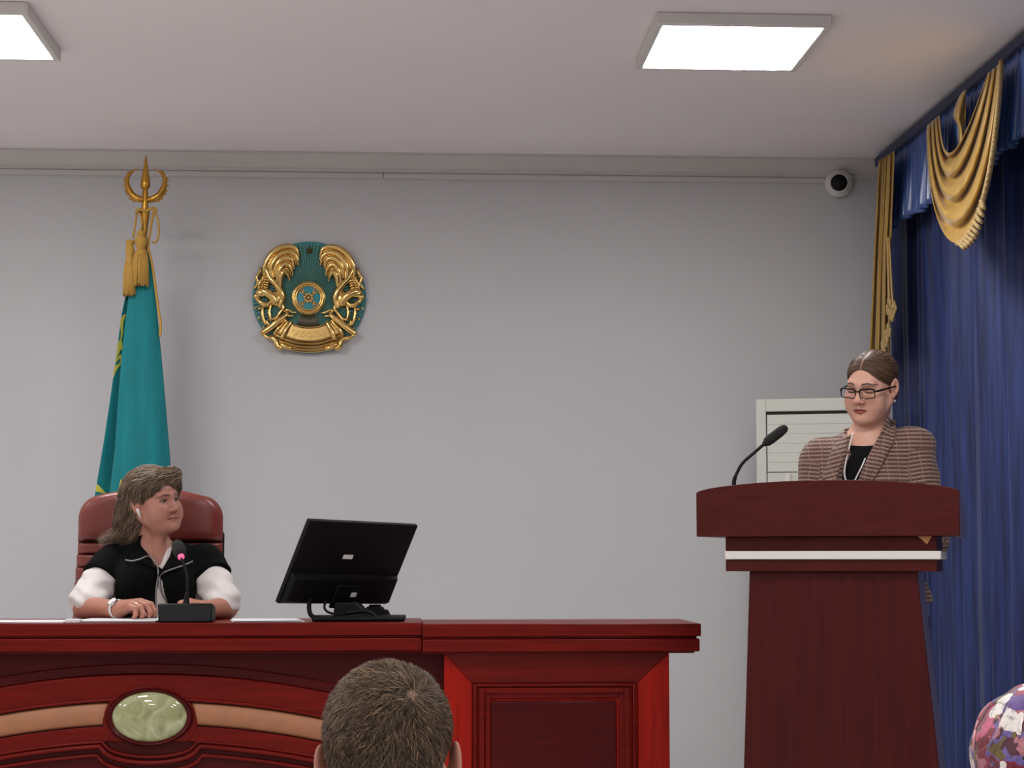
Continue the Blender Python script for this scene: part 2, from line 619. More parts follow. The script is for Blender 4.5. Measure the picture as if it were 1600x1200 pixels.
# ------------------------------------------------------------------ ceiling panels
def light_panel(cx, cy, label):
    t = thing('ceiling_light', label, 'ceiling light', (cx, cy, CEIL - 0.05), 'square light panels on the ceiling')
    h, w, zb, zt = 0.3, 0.3, CEIL - 0.045, CEIL - 0.0005
    mb = MB()
    o, i = 0.318, 0.292
    for (ax, ay, bx, by) in ((-o, -o, o, -i), (-o, i, o, o), (-o, -i, -i, i), (i, -i, o, i)):
        mb.box((cx + ax, cy + ay, zb), (cx + bx, cy + by, zt))
    mb.build('frame', M['white_plastic'], t, bevel=0.004)
    mb = MB()
    # the diffuser sheet, very slightly dished, with its pressed scallops along the near and far edges
    mb.sheet(lambda u, v: (cx - i + 2 * i * u, cy - i + 2 * i * v, zb + 0.004 + 0.004 * math.cos(8 * PI * u) * (abs(2 * v - 1) ** 8)), 32, 8)
    mb.build('diffuser', M['diffuser'], t, smooth=True)
    return t


p_near = PZ(1140, 77, CEIL - 0.045)
LX, LY = p_near.x, p_near.y
PITCHX = LX - (PZ(62, 60, CEIL - 0.045).x - 0.3)
light_panel(LX, LY, 'square white light panel on the ceiling near the blue curtain')
light_panel(LX - PITCHX, LY, 'square white light panel on the ceiling above the flag, cut by the picture edge')
# the same grid of panels goes on over the audience
for j, yy in enumerate((LY - 2.9, LY - 5.8, LY - 8.7)):
    for i, xx in enumerate((LX, LX - PITCHX)):
        light_panel(xx, yy, 'square white light panel over the audience seats, row %s, %s side' %
                    (('one', 'two', 'three')[j], ('curtain', 'inner')[i]))
light_panel(LX - 2 * PITCHX, LY - 2.9, 'square white light panel over the audience seats, far side from the curtain')
light_panel(LX - 2 * PITCHX, LY - 5.8, 'square white light panel at the rear, far side from the curtain')
light_panel(LX - 2 * PITCHX, LY, 'square white light panel on the ceiling at the far left of the platform')

# ------------------------------------------------------------------ security camera
cc = P(1312, 285, YW - 0.05)
t = thing('security_camera', 'small white round security camera with dark lens under the cornice', 'security camera', (cc.x, YW, cc.z - 0.07))
mb = MB()
mb.lathe([(0.062, YW - 0.0005 - cc.y), (0.070, 0.030), (0.071, 0.012), (0.066, 0.0), (0.058, -0.012), (0.048, -0.02)], cc, 'y', 36)
mb.build('housing', M['white_plastic'], t, smooth='angle')
ax = Matrix.Translation(cc + Vector((-0.006, -0.012, -0.004))) @ Matrix.Rotation(math.radians(10), 4, 'X') @ Matrix.Rotation(math.radians(-12), 4, 'Z')
mb = MB(ax)
mb.lathe([(0.050, 0.01), (0.052, -0.006), (0.049, -0.022), (0.044, -0.026), (0.043, -0.022)], (0, 0, 0), 'y', 36)
eb = mb.build('eyeball_ring', M['white_plastic'], t, smooth='angle')
mb = MB(ax)
mb.lathe([(0.043, -0.016), (0.040, -0.024), (0.030, -0.030), (0.012, -0.033), (0.001, -0.034)], (0, 0, 0), 'y', 32)
mb.build('lens_window', M['black_plastic'], t, smooth='angle')
mb = MB()
q = cc + Vector((-0.046, -0.016, -0.028))
mb.lathe([(0.005, 0.006), (0.005, -0.002), (0.003, -0.003)], q, 'y', 12)
mb.build('screw', M['dark_gap'], t)

# ------------------------------------------------------------------ curtain wall
XC = 2.36          # plane the curtain hangs in
XV = 2.27          # valance plane
YC0, YC1 = 4.6, 8.80
YV1 = 8.66
ZT = CEIL - 0.018


def pleat(y, amp, seedv=0.0):
    return amp * (math.sin(2 * PI * y / 0.215 + 1.5 * math.sin(y * 4.1 + seedv)) + 0.22 * math.sin(2 * PI * y / 0.083 + 2 * math.sin(y * 3.3)))


mb = MB()
mb.box((XV - 0.022, YC0, ZT - 0.045), (XR - 0.001, 8.78, ZT))
tag(mb.build('curtain_cornice', M['rail'], bevel=0.006), 'dark blue cloth band along the ceiling that the drapes hang from', 'curtain rail')
mb = MB()
zb = DAIS + 0.03
mb.sheet(lambda u, v: (XC + pleat(YC0 + (YC1 - YC0) * u, 0.046 * (0.7 + 0.3 * v)), YC0 + (YC1 - YC0) * u + 0.006 * math.sin(9 * v + 20 * u), ZT - 0.046 - (ZT - 0.046 - zb) * v), 520, 24, 0.003)
tag(mb.build('curtain', M['curtain'], smooth=True), 'long dark blue pleated curtain covering the wall behind the lectern', 'curtain')


def valance_bottom(y):
    return CEIL - 0.425 + 0.010 * math.sin(y * 7.7) + 0.012 * abs(math.sin(y * 13))


mb = MB()


def val_pt(u, v):
    y = YC0 + (YV1 - YC0) * u
    a = 0.013 * (0.45 + 0.55 * v)
    x = XV + a * (math.sin(2 * PI * y / 0.062 + 1.6 * math.sin(11 * y) + 0.25 * v) + 0.55 * math.sin(2 * PI * y / 0.027 + 2.0 * math.sin(17 * y)) + 0.5 * math.sin(2 * PI * y / 0.21))
    x += 0.004 * math.sin(2 * PI * y / 0.035 + 5 * v + 3 * math.sin(7 * y)) * v - 0.02 * v
    return (x, y, ZT - 0.046 - (ZT - 0.046 - valance_bottom(y)) * v)


mb.sheet(val_pt, 900, 14, 0.003)
tag(mb.build('valance', M['valance'], smooth=True), 'short bright blue satin valance hanging above the long curtain', 'valance')

# gold swag over the valance
XS = 2.195
t = thing('gold_swag', 'draped gold satin swag with beaded fringe hanging over the blue valance', 'swag', PX(1500, 392, XS))


def z5(x, y):
    """A pixel of the 600x1200 close-up of the swag, in frame pixels."""
    return (1420 + x * 0.3, 60 + y * 0.3)


def bez(p, s):
    a = (1 - s)
    return tuple(a ** 3 * p[0][i] + 3 * a * a * s * p[1][i] + 3 * a * s * s * p[2][i] + s ** 3 * p[3][i] for i in (0, 1))


T0 = [z5(160, 402), z5(175, 640), z5(225, 720), z5(408, 188)]
T1 = [z5(96, 455), z5(70, 1190), z5(420, 1440), z5(490, 120)]


def swag_ctrl(q):
    return [tuple(T0[i][k] * (1 - q) + T1[i][k] * q for k in (0, 1)) for i in range(4)]


def swag_pt(u, v):
    c = swag_ctrl(v)
    # the folds gather towards both hangers
    px, py = bez(c, u)
    env = math.sin(PI * u) ** 0.6
    ph = 3.6 * v ** 0.85 + 0.35 * math.sin(PI * u) * v + 0.25 * (u - 0.5)
    fold = abs(math.cos(PI * ph)) ** 1.7
    sag = 0.16 * env * (0.25 + 0.75 * v)
    depth = sag * 0.55 + 0.050 * (0.30 + 0.70 * env) * fold
    py += 5.0 * env * (fold - 0.4)
    return PX(px, py, XS - depth + 0.02)


mb = MB()
mb.sheet(swag_pt, 70, 72, 0.003)
mb.build('drape', M['yellow'], t, smooth=True)
# the folded tail that comes through the opening of the swag
tl = [z5(296, 268), z5(262, 310), z5(234, 400), z5(262, 470), z5(262, 640)]
tr = [z5(297, 268), z5(298, 350), z5(296, 430), z5(292, 500), z5(285, 620)]
tlc, trc = catmull([(*a, 0) for a in tl], 6), catmull([(*a, 0) for a in tr], 6)


def tail_pt(u, v):
    k = v * (len(tlc) - 1)
    i = min(int(k), len(tlc) - 2)
    a = tlc[i].lerp(tlc[i + 1], k - i)
    c = trc[i].lerp(trc[i + 1], k - i)
    q = a.lerp(c, u)
    return PX(q.x, q.y, XS + 0.02 - 0.03 * math.sin(PI * u) * (0.4 + 0.6 * v) - 0.012 * math.sin(6 * u))


mb = MB()
mb.sheet(tail_pt, 10, 26, 0.003)
mb.build('tail', M['yellow'], t, smooth=True)
# beaded fringe: flat braid down the outer edge, loops on the lower part
mb = MB()
edge = [Vector(swag_pt(s, 1.0)) for s in np.linspace(0.06, 1.0, 120)]
lowest = min(range(len(edge)), key=lambda i: edge[i].z)
braid = edge[lowest - 4:]
mb.tube([p + Vector((-0.006, 0, -0.002)) for p in braid], 0.011, 8)
last = braid[0]
for i in range(1, len(braid) - 1):
    p = braid[i]
    k = i / len(braid)
    big = k < 0.52
    if (p - last).length < (0.024 if big else 0.017):
        continue
    last = p
    if big:                                       # looped tassels, two deep
        w_ = 0.035 * math.sin(PI * min(1, 0.25 + 0.75 * k / 0.52)) + 0.012
        for j in range(3):
            q = p + Vector((-0.010 - 0.003 * j, -0.006 - w_ * j * 0.75, -0.004 - 0.012 * j))
            mb.tube([q + Vector((0, 0.010, 0.004)), q + Vector((-0.006, 0.0, 0.001)), q + Vector((0, -0.012, -0.008)), q + Vector((0.004, -0.014, -0.016))], [0.004, 0.0075, 0.009, 0.004], 6)
    else:
        mb.ball(p + Vector((-0.010, -0.010, -0.006)), 0.0085, 8, 6)
mb.build('fringe', M['fringe'], t, smooth=True)

# narrow gold side drape in the corner
XJ = 2.195
t = thing('gold_side_drape', 'narrow gold satin side drape hanging in the corner by the back wall', 'side drape', PX(1372, 548, XJ))
lft = [(1374, 251), (1371, 300), (1367, 380), (1363, 470), (1359, 560)]
rgt = [(1398, 236), (1396, 300), (1392, 375), (1397, 440), (1400, 478)]
rgt2 = [(1398, 236), (1395, 320), (1391, 400), (1391, 470), (1390, 552)]


def side_pt(u, v):
    k = v * 4
    i = min(int(k), 3)
    f = k - i
    a = [lft[i][n] * (1 - f) + lft[i + 1][n] * f for n in (0, 1)]
    c = [rgt2[i][n] * (1 - f) + rgt2[i + 1][n] * f for n in (0, 1)]
    px, py = a[0] * (1 - u) + c[0] * u, a[1] * (1 - u) + c[1] * u
    return PX(px, py, XJ - 0.016 * (0.4 + 0.6 * v) * math.sin(2 * PI * 3.1 * u + 0.5 + 0.6 * math.sin(3 * v)) - 0.008 * math.sin(2 * PI * 7.3 * u + v))


mb = MB()
mb.sheet(side_pt, 60, 30, 0.003)
mb.build('drape', M['yellow'], t, smooth=True)
mb = MB()


def flap(u, v):
    py = 370 + (492 - 370) * v
    c = 1390 + 2 * v
    w = 10 * (0.35 + 0.65 * v)
    return PX(c - 4 + w * u, py + 10 * u * v - 14 * (1 - u) * v, XJ - 0.03 - 0.012 * math.sin(2 * PI * 1.5 * u))


mb.sheet(flap, 20, 20, 0.003)
mb.build('folded_edge', M['yellow'], t, smooth=True)
for spots in ([(1389 + 3 * math.sin(k * 1.9), 470 + 5.5 * k, 0.014) for k in range(5)],
              [(1397 - 1.3 * k, 476 + 4.5 * k, 0.013) for k in range(5)],
              [(1388 - k * 1.5 + 1.2 * math.sin(2.2 * k), 512 + 5.2 * k, 0.015) for k in range(7)]):
    mb = MB()
    for px, py, r in spots:
        mb.ball(PX(px, py, XJ - 0.05), (r * 0.7, r, r * 1.5), 8, 6)
        mb.ball(PX(px + 2.5, py + 5, XJ - 0.055), (r * 0.5, r * 0.7, r), 8, 6)
    mb.build('fringe', M['fringe'], t, smooth=True)

# ------------------------------------------------------------------ floor-standing air conditioner
a = P(1181, 624, 8.42)
rz = math.radians(-16)
AM = Matrix.Translation((a.x, a.y, DAIS)) @ Matrix.Rotation(rz, 4, 'Z')
H, W, D = a.z - DAIS, 0.56, 0.30
t = thing('air_conditioner', 'cream floor-standing air conditioner in the corner behind the lectern', 'air conditioner', (a.x + 0.28, a.y + 0.1, DAIS))
mb = MB(AM)
fr, inz = 0.045, 0.058
mb.box((0, 0.018, 0), (W, D, H))
mb.box((0, 0, 0.0), (fr, 0.02, H))
mb.box((W - fr, 0, 0.0), (W, 0.02, H))
mb.box((fr, 0, H - inz), (W - fr, 0.02, H))
mb.box((fr, 0, 0), (W - fr, 0.02, 0.5))
mb.build('cabinet', M['ac_plastic'], t, bevel=0.004)
mb = MB(AM)
mb.box((fr, 0.012, H - inz - 0.012), (W - fr, 0.021, H - inz - 0.0005))
mb.box((fr, 0.010, H - 0.38), (fr + 0.003, 0.0185, H - inz - 0.002))
mb.build('outlet_gap', M['dark_gap'], t)
for k in range(6):
    z1 = H - inz - 0.014 - 0.0435 * k
    mb = MB(AM)
    mb.hexa([(fr + 0.004, 0.0068, z1 - 0.0434), (W - fr - 0.004, 0.0068, z1 - 0.0434), (W - fr - 0.004, 0.0178, z1 - 0.0434), (fr + 0.004, 0.0178, z1 - 0.0434)],
            [(fr + 0.004, 0.0086, z1), (W - fr - 0.004, 0.0086, z1), (W - fr - 0.004, 0.0178, z1), (fr + 0.004, 0.0178, z1)])
    mb.build('louvre', M['ac_plastic'], t)
mb = MB(AM)
mb.box((fr + 0.003, 0.006, 0.502), (W - fr - 0.003, 0.0178, H - inz - 0.28))
mb.build('front_panel', M['ac_plastic'], t, bevel=0.003)
mb = MB(AM)
mb.box((fr + 0.085, -0.004, H - 0.49), (fr + 0.108, 0.0058, H - 0.345))
mb.build('display_strip', M['white_plastic'], t, bevel=0.002)

# ================================================================== STATE EMBLEM ON THE WALL
EC = P(483, 464, YW - 0.03)
ES = 0.1785 * 9.0 / 2900 * 0.97


def E(zx, zy, out=0.0):
    """Close-up coordinates (1200 wide) on the plaque; out is the height of the relief."""
    return Vector((EC.x + (zx - 588) * ES, YW - 0.012 - out, EC.z - (zy - 592) * ES))


t = thing('state_emblem', 'round gold and turquoise state emblem with winged horses on the grey wall', 'emblem', (EC.x, YW, EC.z - 0.28))
mb = MB()
mb.lathe([(508 * ES, 0.0115), (510 * ES, 0.002), (500 * ES, -0.004), (0.001, -0.005)], (EC.x, YW - 0.012, EC.z), 'y', 72)
mb.build('disc', M['teal'], t, smooth='angle')
mb = MB()
mc = (583, 600)
for k in range(96):
    w = 2 * PI * k / 96
    a0, a1 = 150, 494
    d = (math.cos(w), math.sin(w))
    s = (-d[1], d[0])
    for (q0, q1, hw0, hw1) in ((a0, a1, 3.0, 5.5),):
        p = [E(mc[0] + d[0] * q + s[0] * h, mc[1] + d[1] * q + s[1] * h, 0.005) for q, h in ((q0, -hw0), (q1, -hw1), (q1, hw1), (q0, hw0))]
        o = [E(mc[0] + d[0] * q, mc[1] + d[1] * q, 0.010) for q in (q0, q1 - 8)]
        mb.add(p + o, [(0, 1, 5, 4), (3, 4, 5, 2), (1, 2, 5), (0, 4, 3), (0, 3, 2, 1)])
part_label(mb.build('sun_rays', plain('ray_gold', '#a0a878', 0.35, metal=0.8, vary=0.1), t), 'fine dull gold rays spreading from the centre')
# centre ring with the round lattice
mb = MB()
circ = lambda r, n=48, out=0.02: [E(mc[0] + r * math.cos(2 * PI * k / n), mc[1] + r * math.sin(2 * PI * k / n), out) for k in range(n + 1)]
mb.tube(circ(132), 13 * ES, 10, False)
mb.tube(circ(112), 9 * ES, 8, False)
mb.tube(circ(145, out=0.012), 8 * ES, 8, False)
mb.build('ring', M['gold'], t, smooth=True)
mb = MB()
mb.lathe([(108 * ES, 0.01), (108 * ES, -0.004), (0.001, -0.006)], tuple(E(*mc, 0.012)), 'y', 40)
mb.build('ring_field', plain('bright_teal_enamel', '#1f8f9c', 0.25, coat=0.4), t, smooth='angle')
mb = MB()
for k in range(8):
    w = 2 * PI * k / 8 + 0.2
    mb.ball(E(mc[0] + 34 * math.cos(w), mc[1] + 34 * math.sin(w), 0.022), (15 * ES, 0.006, 15 * ES), 10, 6)
mb.ball(E(*mc, 0.024), (16 * ES, 0.008, 16 * ES), 12, 6)
for k in range(4):
    w = 2 * PI * k / 4 + PI / 4
    for dw in (-0.16, 0, 0.16):
        mb.tube([E(mc[0] + r * math.cos(w + dw * f), mc[1] + r * math.sin(w + dw * f), 0.020) for r, f in ((52, 0.6), (80, 1.2), (108, 1.6))], 5 * ES, 6)
mb.build('lattice', M['gold'], t, smooth=True)


def stroke(mb, pts, w0, w1, out=0.018, flat=0.7, mid=None):
    c = catmull([(x, y, 0) for x, y in pts], 5)
    n = len(c)
    rs = []
    for i in range(n):
        f = i / (n - 1)
        r = w0 * (1 - f) + w1 * f
        if mid:
            r += mid * math.sin(PI * f)
        rs.append(r * ES)
    mb.tube([E(p.x, p.y, out + 0.006 * math.sin(PI * i / (n - 1))) for i, p in enumerate(c)], rs, 8, True, 1.0)


FEATHERS = [[(492, 232), (470, 160), (400, 136), (310, 158), (240, 220), (192, 310), (186, 390)],
            [(490, 285), (462, 215), (400, 188), (330, 208), (276, 268), (244, 345), (262, 440)],
            [(452, 315), (432, 258), (378, 240), (326, 268), (290, 330), (282, 420)],
            [(440, 375), (412, 318), (368, 300), (334, 340), (312, 400), (306, 470)],
            [(412, 425), (386, 372), (360, 372), (338, 420), (330, 500)]]
BODY = [([(196, 330), (236, 420), (290, 480), (336, 550), (352, 620), (320, 690)], 20, 26, 10),
        ([(118, 560), (160, 545), (212, 560), (262, 600), (300, 660)], 20, 34, 16),
        ([(112, 600), (150, 640), (205, 670), (250, 640)], 12, 22, 8),
        ([(150, 540), (140, 490), (165, 440), (190, 400)], 14, 10, 6),
        ([(96, 520), (130, 470), (118, 420), (150, 360), (140, 320)], 10, 6, 8),
        ([(176, 680), (176, 760), (196, 830), (240, 850)], 14, 9, 4),
        ([(250, 660), (236, 730), (250, 800), (280, 780)], 14, 9, 4),
        ([(340, 640), (360, 690), (330, 740), (290, 790), (240, 800)], 16, 9, 4),
        ([(210, 800), (230, 840), (280, 845), (300, 810)], 10, 8, 2)]
HORN = [([(165, 930), (240, 880), (310, 820), (380, 770), (400, 730)], 26, 14, 12),
        ([(350, 975), (375, 920), (400, 870), (430, 820)], 26, 18, 4),
        ([(280, 940), (310, 890), (350, 850), (388, 800)], 16, 10, 4),
        ([(370, 730), (400, 712), (440, 735), (480, 735)], 12, 5, 3),
        ([(380, 770), (415, 765), (455, 770)], 12, 6, 3),
        ([(230, 960), (290, 985), (310, 1040), (350, 1060)], 16, 22, 6),
        ([(180, 930), (230, 965), (290, 965)], 12, 16, 4),
        ([(340, 1020), (390, 1050), (440, 1062)], 20, 14, 4)]
for side, nm in ((0, 'left'), (1, 'right')):
    fx = (lambda x: x) if side == 0 else (lambda x: 1176 - x)
    mb = MB()
    for k, f in enumerate(FEATHERS):
        stroke(mb, [(fx(x), y) for x, y in f], 10, 18, 0.018 + 0.002 * k, mid=15)
        # the notched feather tip
        for j in range(3):
            q = f[0]
            mb.ball(E(fx(q[0] - 6 * j), q[1] + 14 - 16 * j, 0.024), (9 * ES, 0.006, 13 * ES), 8, 6)
    for k in range(4):                            # finer plumes between the main ones
        f = [((FEATHERS[k][i][0] * (1 - w) + FEATHERS[k + 1][i2][0] * w), (FEATHERS[k][i][1] * (1 - w) + FEATHERS[k + 1][i2][1] * w)) for i, i2, w in
             [(a_, min(a_, len(FEATHERS[k + 1]) - 1), 0.5) for a_ in range(min(len(FEATHERS[k]), len(FEATHERS[k + 1])))]]
        stroke(mb, [(fx(x), y) for x, y in f], 6, 12, 0.014, mid=7)
    mb.build('wing', M['gold'], t, smooth=True)
    mb = MB()
    outer = catmull([(x, y, 0) for x, y in FEATHERS[0]], 6)
    inner = catmull([(x, y, 0) for x, y in FEATHERS[4]], 6)
    mb.sheet(lambda u, v: E(fx(outer[min(int(u * (len(outer) - 1)), len(outer) - 1)].lerp(inner[min(int(u * (len(inner) - 1)), len(inner) - 1)], v).x),
                            outer[min(int(u * (len(outer) - 1)), len(outer) - 1)].lerp(inner[min(int(u * (len(inner) - 1)), len(inner) - 1)], v).y,
                            0.013 + 0.004 * math.sin(v * 40) + 0.002 * math.sin(u * 60)), 36, 40)
    mb.build('wing_plate', M['gold'], t, smooth=True)
    mb = MB()
    for pts, w0, w1, mid in BODY:
        stroke(mb, [(fx(x), y) for x, y in pts], w0, w1, 0.018, mid=mid)
    mb.ball(E(fx(168), 560, 0.028), (58 * ES, 0.012, 36 * ES), 14, 8)
    mb.ball(E(fx(120), 590, 0.026), (30 * ES, 0.009, 24 * ES), 12, 8)
    mb.ball(E(fx(290), 610, 0.024), (52 * ES, 0.012, 70 * ES), 14, 8)
    for k in range(11):                           # ruffled mane down the outer edge
        y = 330 + 22 * k
        x = 588 - math.sqrt(max(0, 470 ** 2 - (y - 592) ** 2))
        stroke(mb, [(fx(x + 52), y + 6), (fx(x + 24), y - 4), (fx(x + 2), y - 14)], 11, 4, 0.016, mid=3)
        stroke(mb, [(fx(x + 92), y + 10), (fx(x + 64), y + 2), (fx(x + 44), y - 10)], 10, 4, 0.020, mid=3)
    for k in range(9):
        w = 2.35 + k * 0.20
        r = 488
        x, y = 588 + r * math.cos(w), 592 - r * math.sin(w) * (1 if w < PI else 1)
        mb.ball(E(fx(x), y, 0.012), (16 * ES, 0.006, 10 * ES), 8, 6)
        mb.ball(E(fx(x + 38), y + 6, 0.018), (20 * ES, 0.008, 12 * ES), 8, 6)
    mb.build('winged_horse', M['gold'], t, smooth=True)
    mb = MB()
    for pts, w0, w1, mid in HORN:
        stroke(mb, [(fx(x), y) for x, y in pts], w0, w1, 0.024, mid=mid)
    mb.build('horn', M['gold'], t, smooth=True)
# banner: nested curved bands with raised lettering
bc = (590, 480)


def arc(r, a0, a1, n=24, out=0.02):
    return [E(bc[0] + r * math.cos(math.radians(a)), bc[1] + r * math.sin(math.radians(a)), out) for a in np.linspace(a0, a1, n)]


mb = MB()


def band(r0, r1, a0, a1, out):
    def f(u, v):
        a = math.radians(a0 + (a1 - a0) * u)
        r = r0 + (r1 - r0) * v
        return E(bc[0] + r * math.cos(a), bc[1] + r * math.sin(a), out)
    mb.sheet(f, 24, 2, -0.010)


band(398, 506, 58, 122, 0.014)
for r, w in ((392, 12), (512, 12), (540, 14), (572, 16), (600, 18)):
    mb.tube(arc(r, 57 if r < 560 else 62, 123 if r < 560 else 118), w * ES, 8)
mb.build('banner', M['gold'], t, smooth='angle')
mb = MB()
for k in range(21):
    a = math.radians(68 + 44 * k / 20)
    mb.tube([E(mc[0] + r * math.cos(a), mc[1] + r * math.sin(a), 0.010) for r in (155, 215, 268)], [3 * ES, 5 * ES, 6 * ES], 6)
part_label(mb.build('rib_fan', plain('rib_pewter', '#6d6a58', 0.4, metal=0.7), t, smooth=True), 'dull ribbed fan under the ring')


def text_mesh(s, size, extrude):
    cu_ = bpy.data.curves.new('lettering', 'FONT')
    cu_.body = s
    cu_.size = size
    cu_.extrude = extrude
    cu_.align_x = 'CENTER'
    cu_.resolution_u = 3
    o = bpy.data.objects.new('lettering_source', cu_)
    COL.objects.link(o)
    dg = bpy.context.evaluated_depsgraph_get()
    me = o.evaluated_get(dg).to_mesh()
    vs = [v.co.copy() for v in me.vertices]
    fs = [tuple(p.vertices) for p in me.polygons]
    bpy.data.objects.remove(o)
    bpy.data.curves.remove(cu_)
    return vs, fs


vs, fs = text_mesh('QAZAQSTAN', 80, 4.0)
xs = [v.x for v in vs]
half = max(abs(min(xs)), max(xs))
mb = MB()
out = []
for v in vs:
    a = math.radians(90) - (v.x / half) * math.radians(19.5)
    r = 480 - v.y
    out.append(E(bc[0] + r * math.cos(a), bc[1] + r * math.sin(a), 0.030 + v.z * 0.001))
mb.add(out, fs)
mb.build('lettering', M['gold'], t)
mb = MB()
star = []
for k in range(10):
    r = 38 if k % 2 == 0 else 15
    w = PI / 2 + k * PI / 5
    star.append(E(586 + r * math.cos(w), 166 - r * math.sin(w), 0.016))
mb.add(star + [E(586, 166, 0.024)] + [p + Vector((0, 0.012, 0)) for p in star],
       [(k, (k + 1) % 10, 10) for k in range(10)] + [((k + 1) % 10, k, k + 11, (k + 1) % 10 + 11) for k in range(10)])
mb.build('star', plain('dark_gold', '#8a6a3a', 0.35, metal=1.0), t)

# ================================================================== FLAG WITH TRIDENT
YF = 8.45
base = P(226, 765, YF)
t = thing('flag', 'turquoise flag hanging folded on a pole with gold trident finial', 'flag', (base.x - 0.02, YF, DAIS))
top_pole, low_pole = P(226, 372, YF), Vector((base.x - 0.02, YF, DAIS + 0.04))
mb = MB()
mb.tube([low_pole, top_pole], 0.014, 12)
mb.build('pole', M['old_gold'], t, smooth='angle')
mb = MB()
mb.lathe([(0.15, DAIS + 0.0005), (0.15, DAIS + 0.02), (0.06, DAIS + 0.035), (0.025, DAIS + 0.10), (0.018, DAIS + 0.102)], (low_pole.x, YF, 0), 'z', 32)
mb.build('base', M['old_gold'], t, smooth='angle')
PXM = YF / 2900.0


def F(px, py, dy=0.0):
    return P(px, py, YF + dy)


# trident: socket, blade and two barbed horns
mb = MB()
ax0 = F(228, 330)
pr = [(372, 3.5), (352, 5.5), (333, 8.0), (330, 8.4), (328, 5.5), (318, 5.0), (300, 4.5), (296, 3.6), (294, 6.5), (291, 8.0), (284, 7.2), (262, 4.0), (245, 1.2), (240, 0.3)]
mb.lathe([(r * PXM, F(226, y).z) for y, r in pr], (F(227, 300).x, YF, 0), 'z', 16)
mb.build('spearhead', M['old_gold'], t, smooth='angle', angle=50)
for s in (1, -1):
    mb = MB()
    c0 = 228
    hp = [(2, 313, 7.0), (11, 311, 9), (20, 306, 9.5), (26.5, 296, 8), (29.5, 285, 6), (27, 275, 4.2), (21, 268, 2.6), (12, 263.5, 0.8)]
    pts = catmull([(c0 + s * x, y, 0) for x, y, r in hp], 5)
    rr = np.interp(np.linspace(0, len(hp) - 1, len(pts)), range(len(hp)), [r for *_, r in hp])
    mb.tube([F(p.x, p.y) for p in pts], [r * PXM for r in rr], 10, True, 0.6)
    for k in range(9):
        i = int(8 + k * 2.6)
        p, d = pts[i], (pts[i + 1] - pts[i - 1]).normalized()
        nrm = Vector((-d.y, d.x, 0)) * s
        q = p + nrm * rr[i] * 0.62
        mb.ball(F(q.x, q.y), (2.7 * PXM, 2.2 * PXM, 2.3 * PXM), 8, 6)
    mb.build('horn', M['old_gold'], t, smooth=True)
# cord round the socket, hanging loops and the long end
mb = MB()


def cord(pts, r=1.7, dy=-0.02):
    c = catmull([F(x, y, dy) for x, y in pts], 8)
    mb.tube(c, r * PXM, 8)
    for i in range(0, len(c) - 1, 2):
        mb.ball(c[i], (r * 1.25 * PXM, r * 1.25 * PXM, r * 0.9 * PXM), 6, 4)


cord([(213, 332), (218, 327), (228, 329), (240, 325), (245, 331)], 2.3, -0.035)
cord([(214, 328), (212, 345), (208, 372)])
cord([(217, 330), (222, 345), (220, 362)])
cord([(241, 330), (247, 344), (248, 366), (244, 378), (237, 378)], 1.6)
cord([(240, 332), (236, 352), (233, 372), (232, 388), (238, 415), (243, 450), (247, 480), (251, 505), (250, 526)], 2.0)
mb.build('cord', M['gold_cord'], t, smooth=True)
for (tx, ty, w, hb, yb) in ((203, 386, 9.5, 7, 463), (220, 372, 13.0, 10, 448)):
    mb = MB()
    c = F(tx, ty, -0.04)
    zz = lambda y: F(tx, y).z
    mb.lathe([(3.5 * PXM, zz(ty - 9)), (6.5 * PXM, zz(ty - 8)), (6.5 * PXM, zz(ty - 3)), (5 * PXM, zz(ty - 2)), (hb * PXM * 0.95, zz(ty + 4)), (hb * PXM, zz(ty + 9)),
              (hb * PXM * 0.8, zz(ty + 15)), (5.5 * PXM, zz(ty + 18)), (6.2 * PXM, zz(ty + 21)), (w * 0.75 * PXM, zz(ty + 26)), (w * 0.7 * PXM, zz(ty + 30))], (c.x, c.y, 0), 'z', 20)
    n = 26
    for ring, fr in ((n, 0.92), (14, 0.5)):
        for k in range(ring):
            a_ = 2 * PI * k / ring
            j = random.uniform(-2, 2)
            mb.tube([(c.x + math.cos(a_) * q * fr * PXM + random.uniform(-.6, .6) * PXM, c.y + math.sin(a_) * q * fr * 0.8 * PXM, zz(y)) for q, y in
                     ((w * 0.6, ty + 22), (w * 0.86, ty + 34), (w * 0.95, (ty + yb) / 2 + 8), (w, yb + j))], 1.5 * PXM, 6)
    mb.build('tassel', M['gold_cord'], t, smooth=True)

# the cloth: narrow gathered top spreading downwards, one deep fold on the left
LEFT = [(210, 395), (203, 430), (190, 490), (181, 560), (171, 630), (162, 690), (149, 768), (140, 830), (135, 900)]
CREASE = [(212, 395), (206, 430), (199, 490), (191, 560), (185, 640), (181, 700), (173, 768), (166, 830), (160, 900)]
RIGHT = [(232, 395), (239, 430), (245, 490), (252, 560), (258, 630), (264, 700), (269, 768), (272, 830), (275, 900)]
ys_ = [p[1] for p in LEFT]


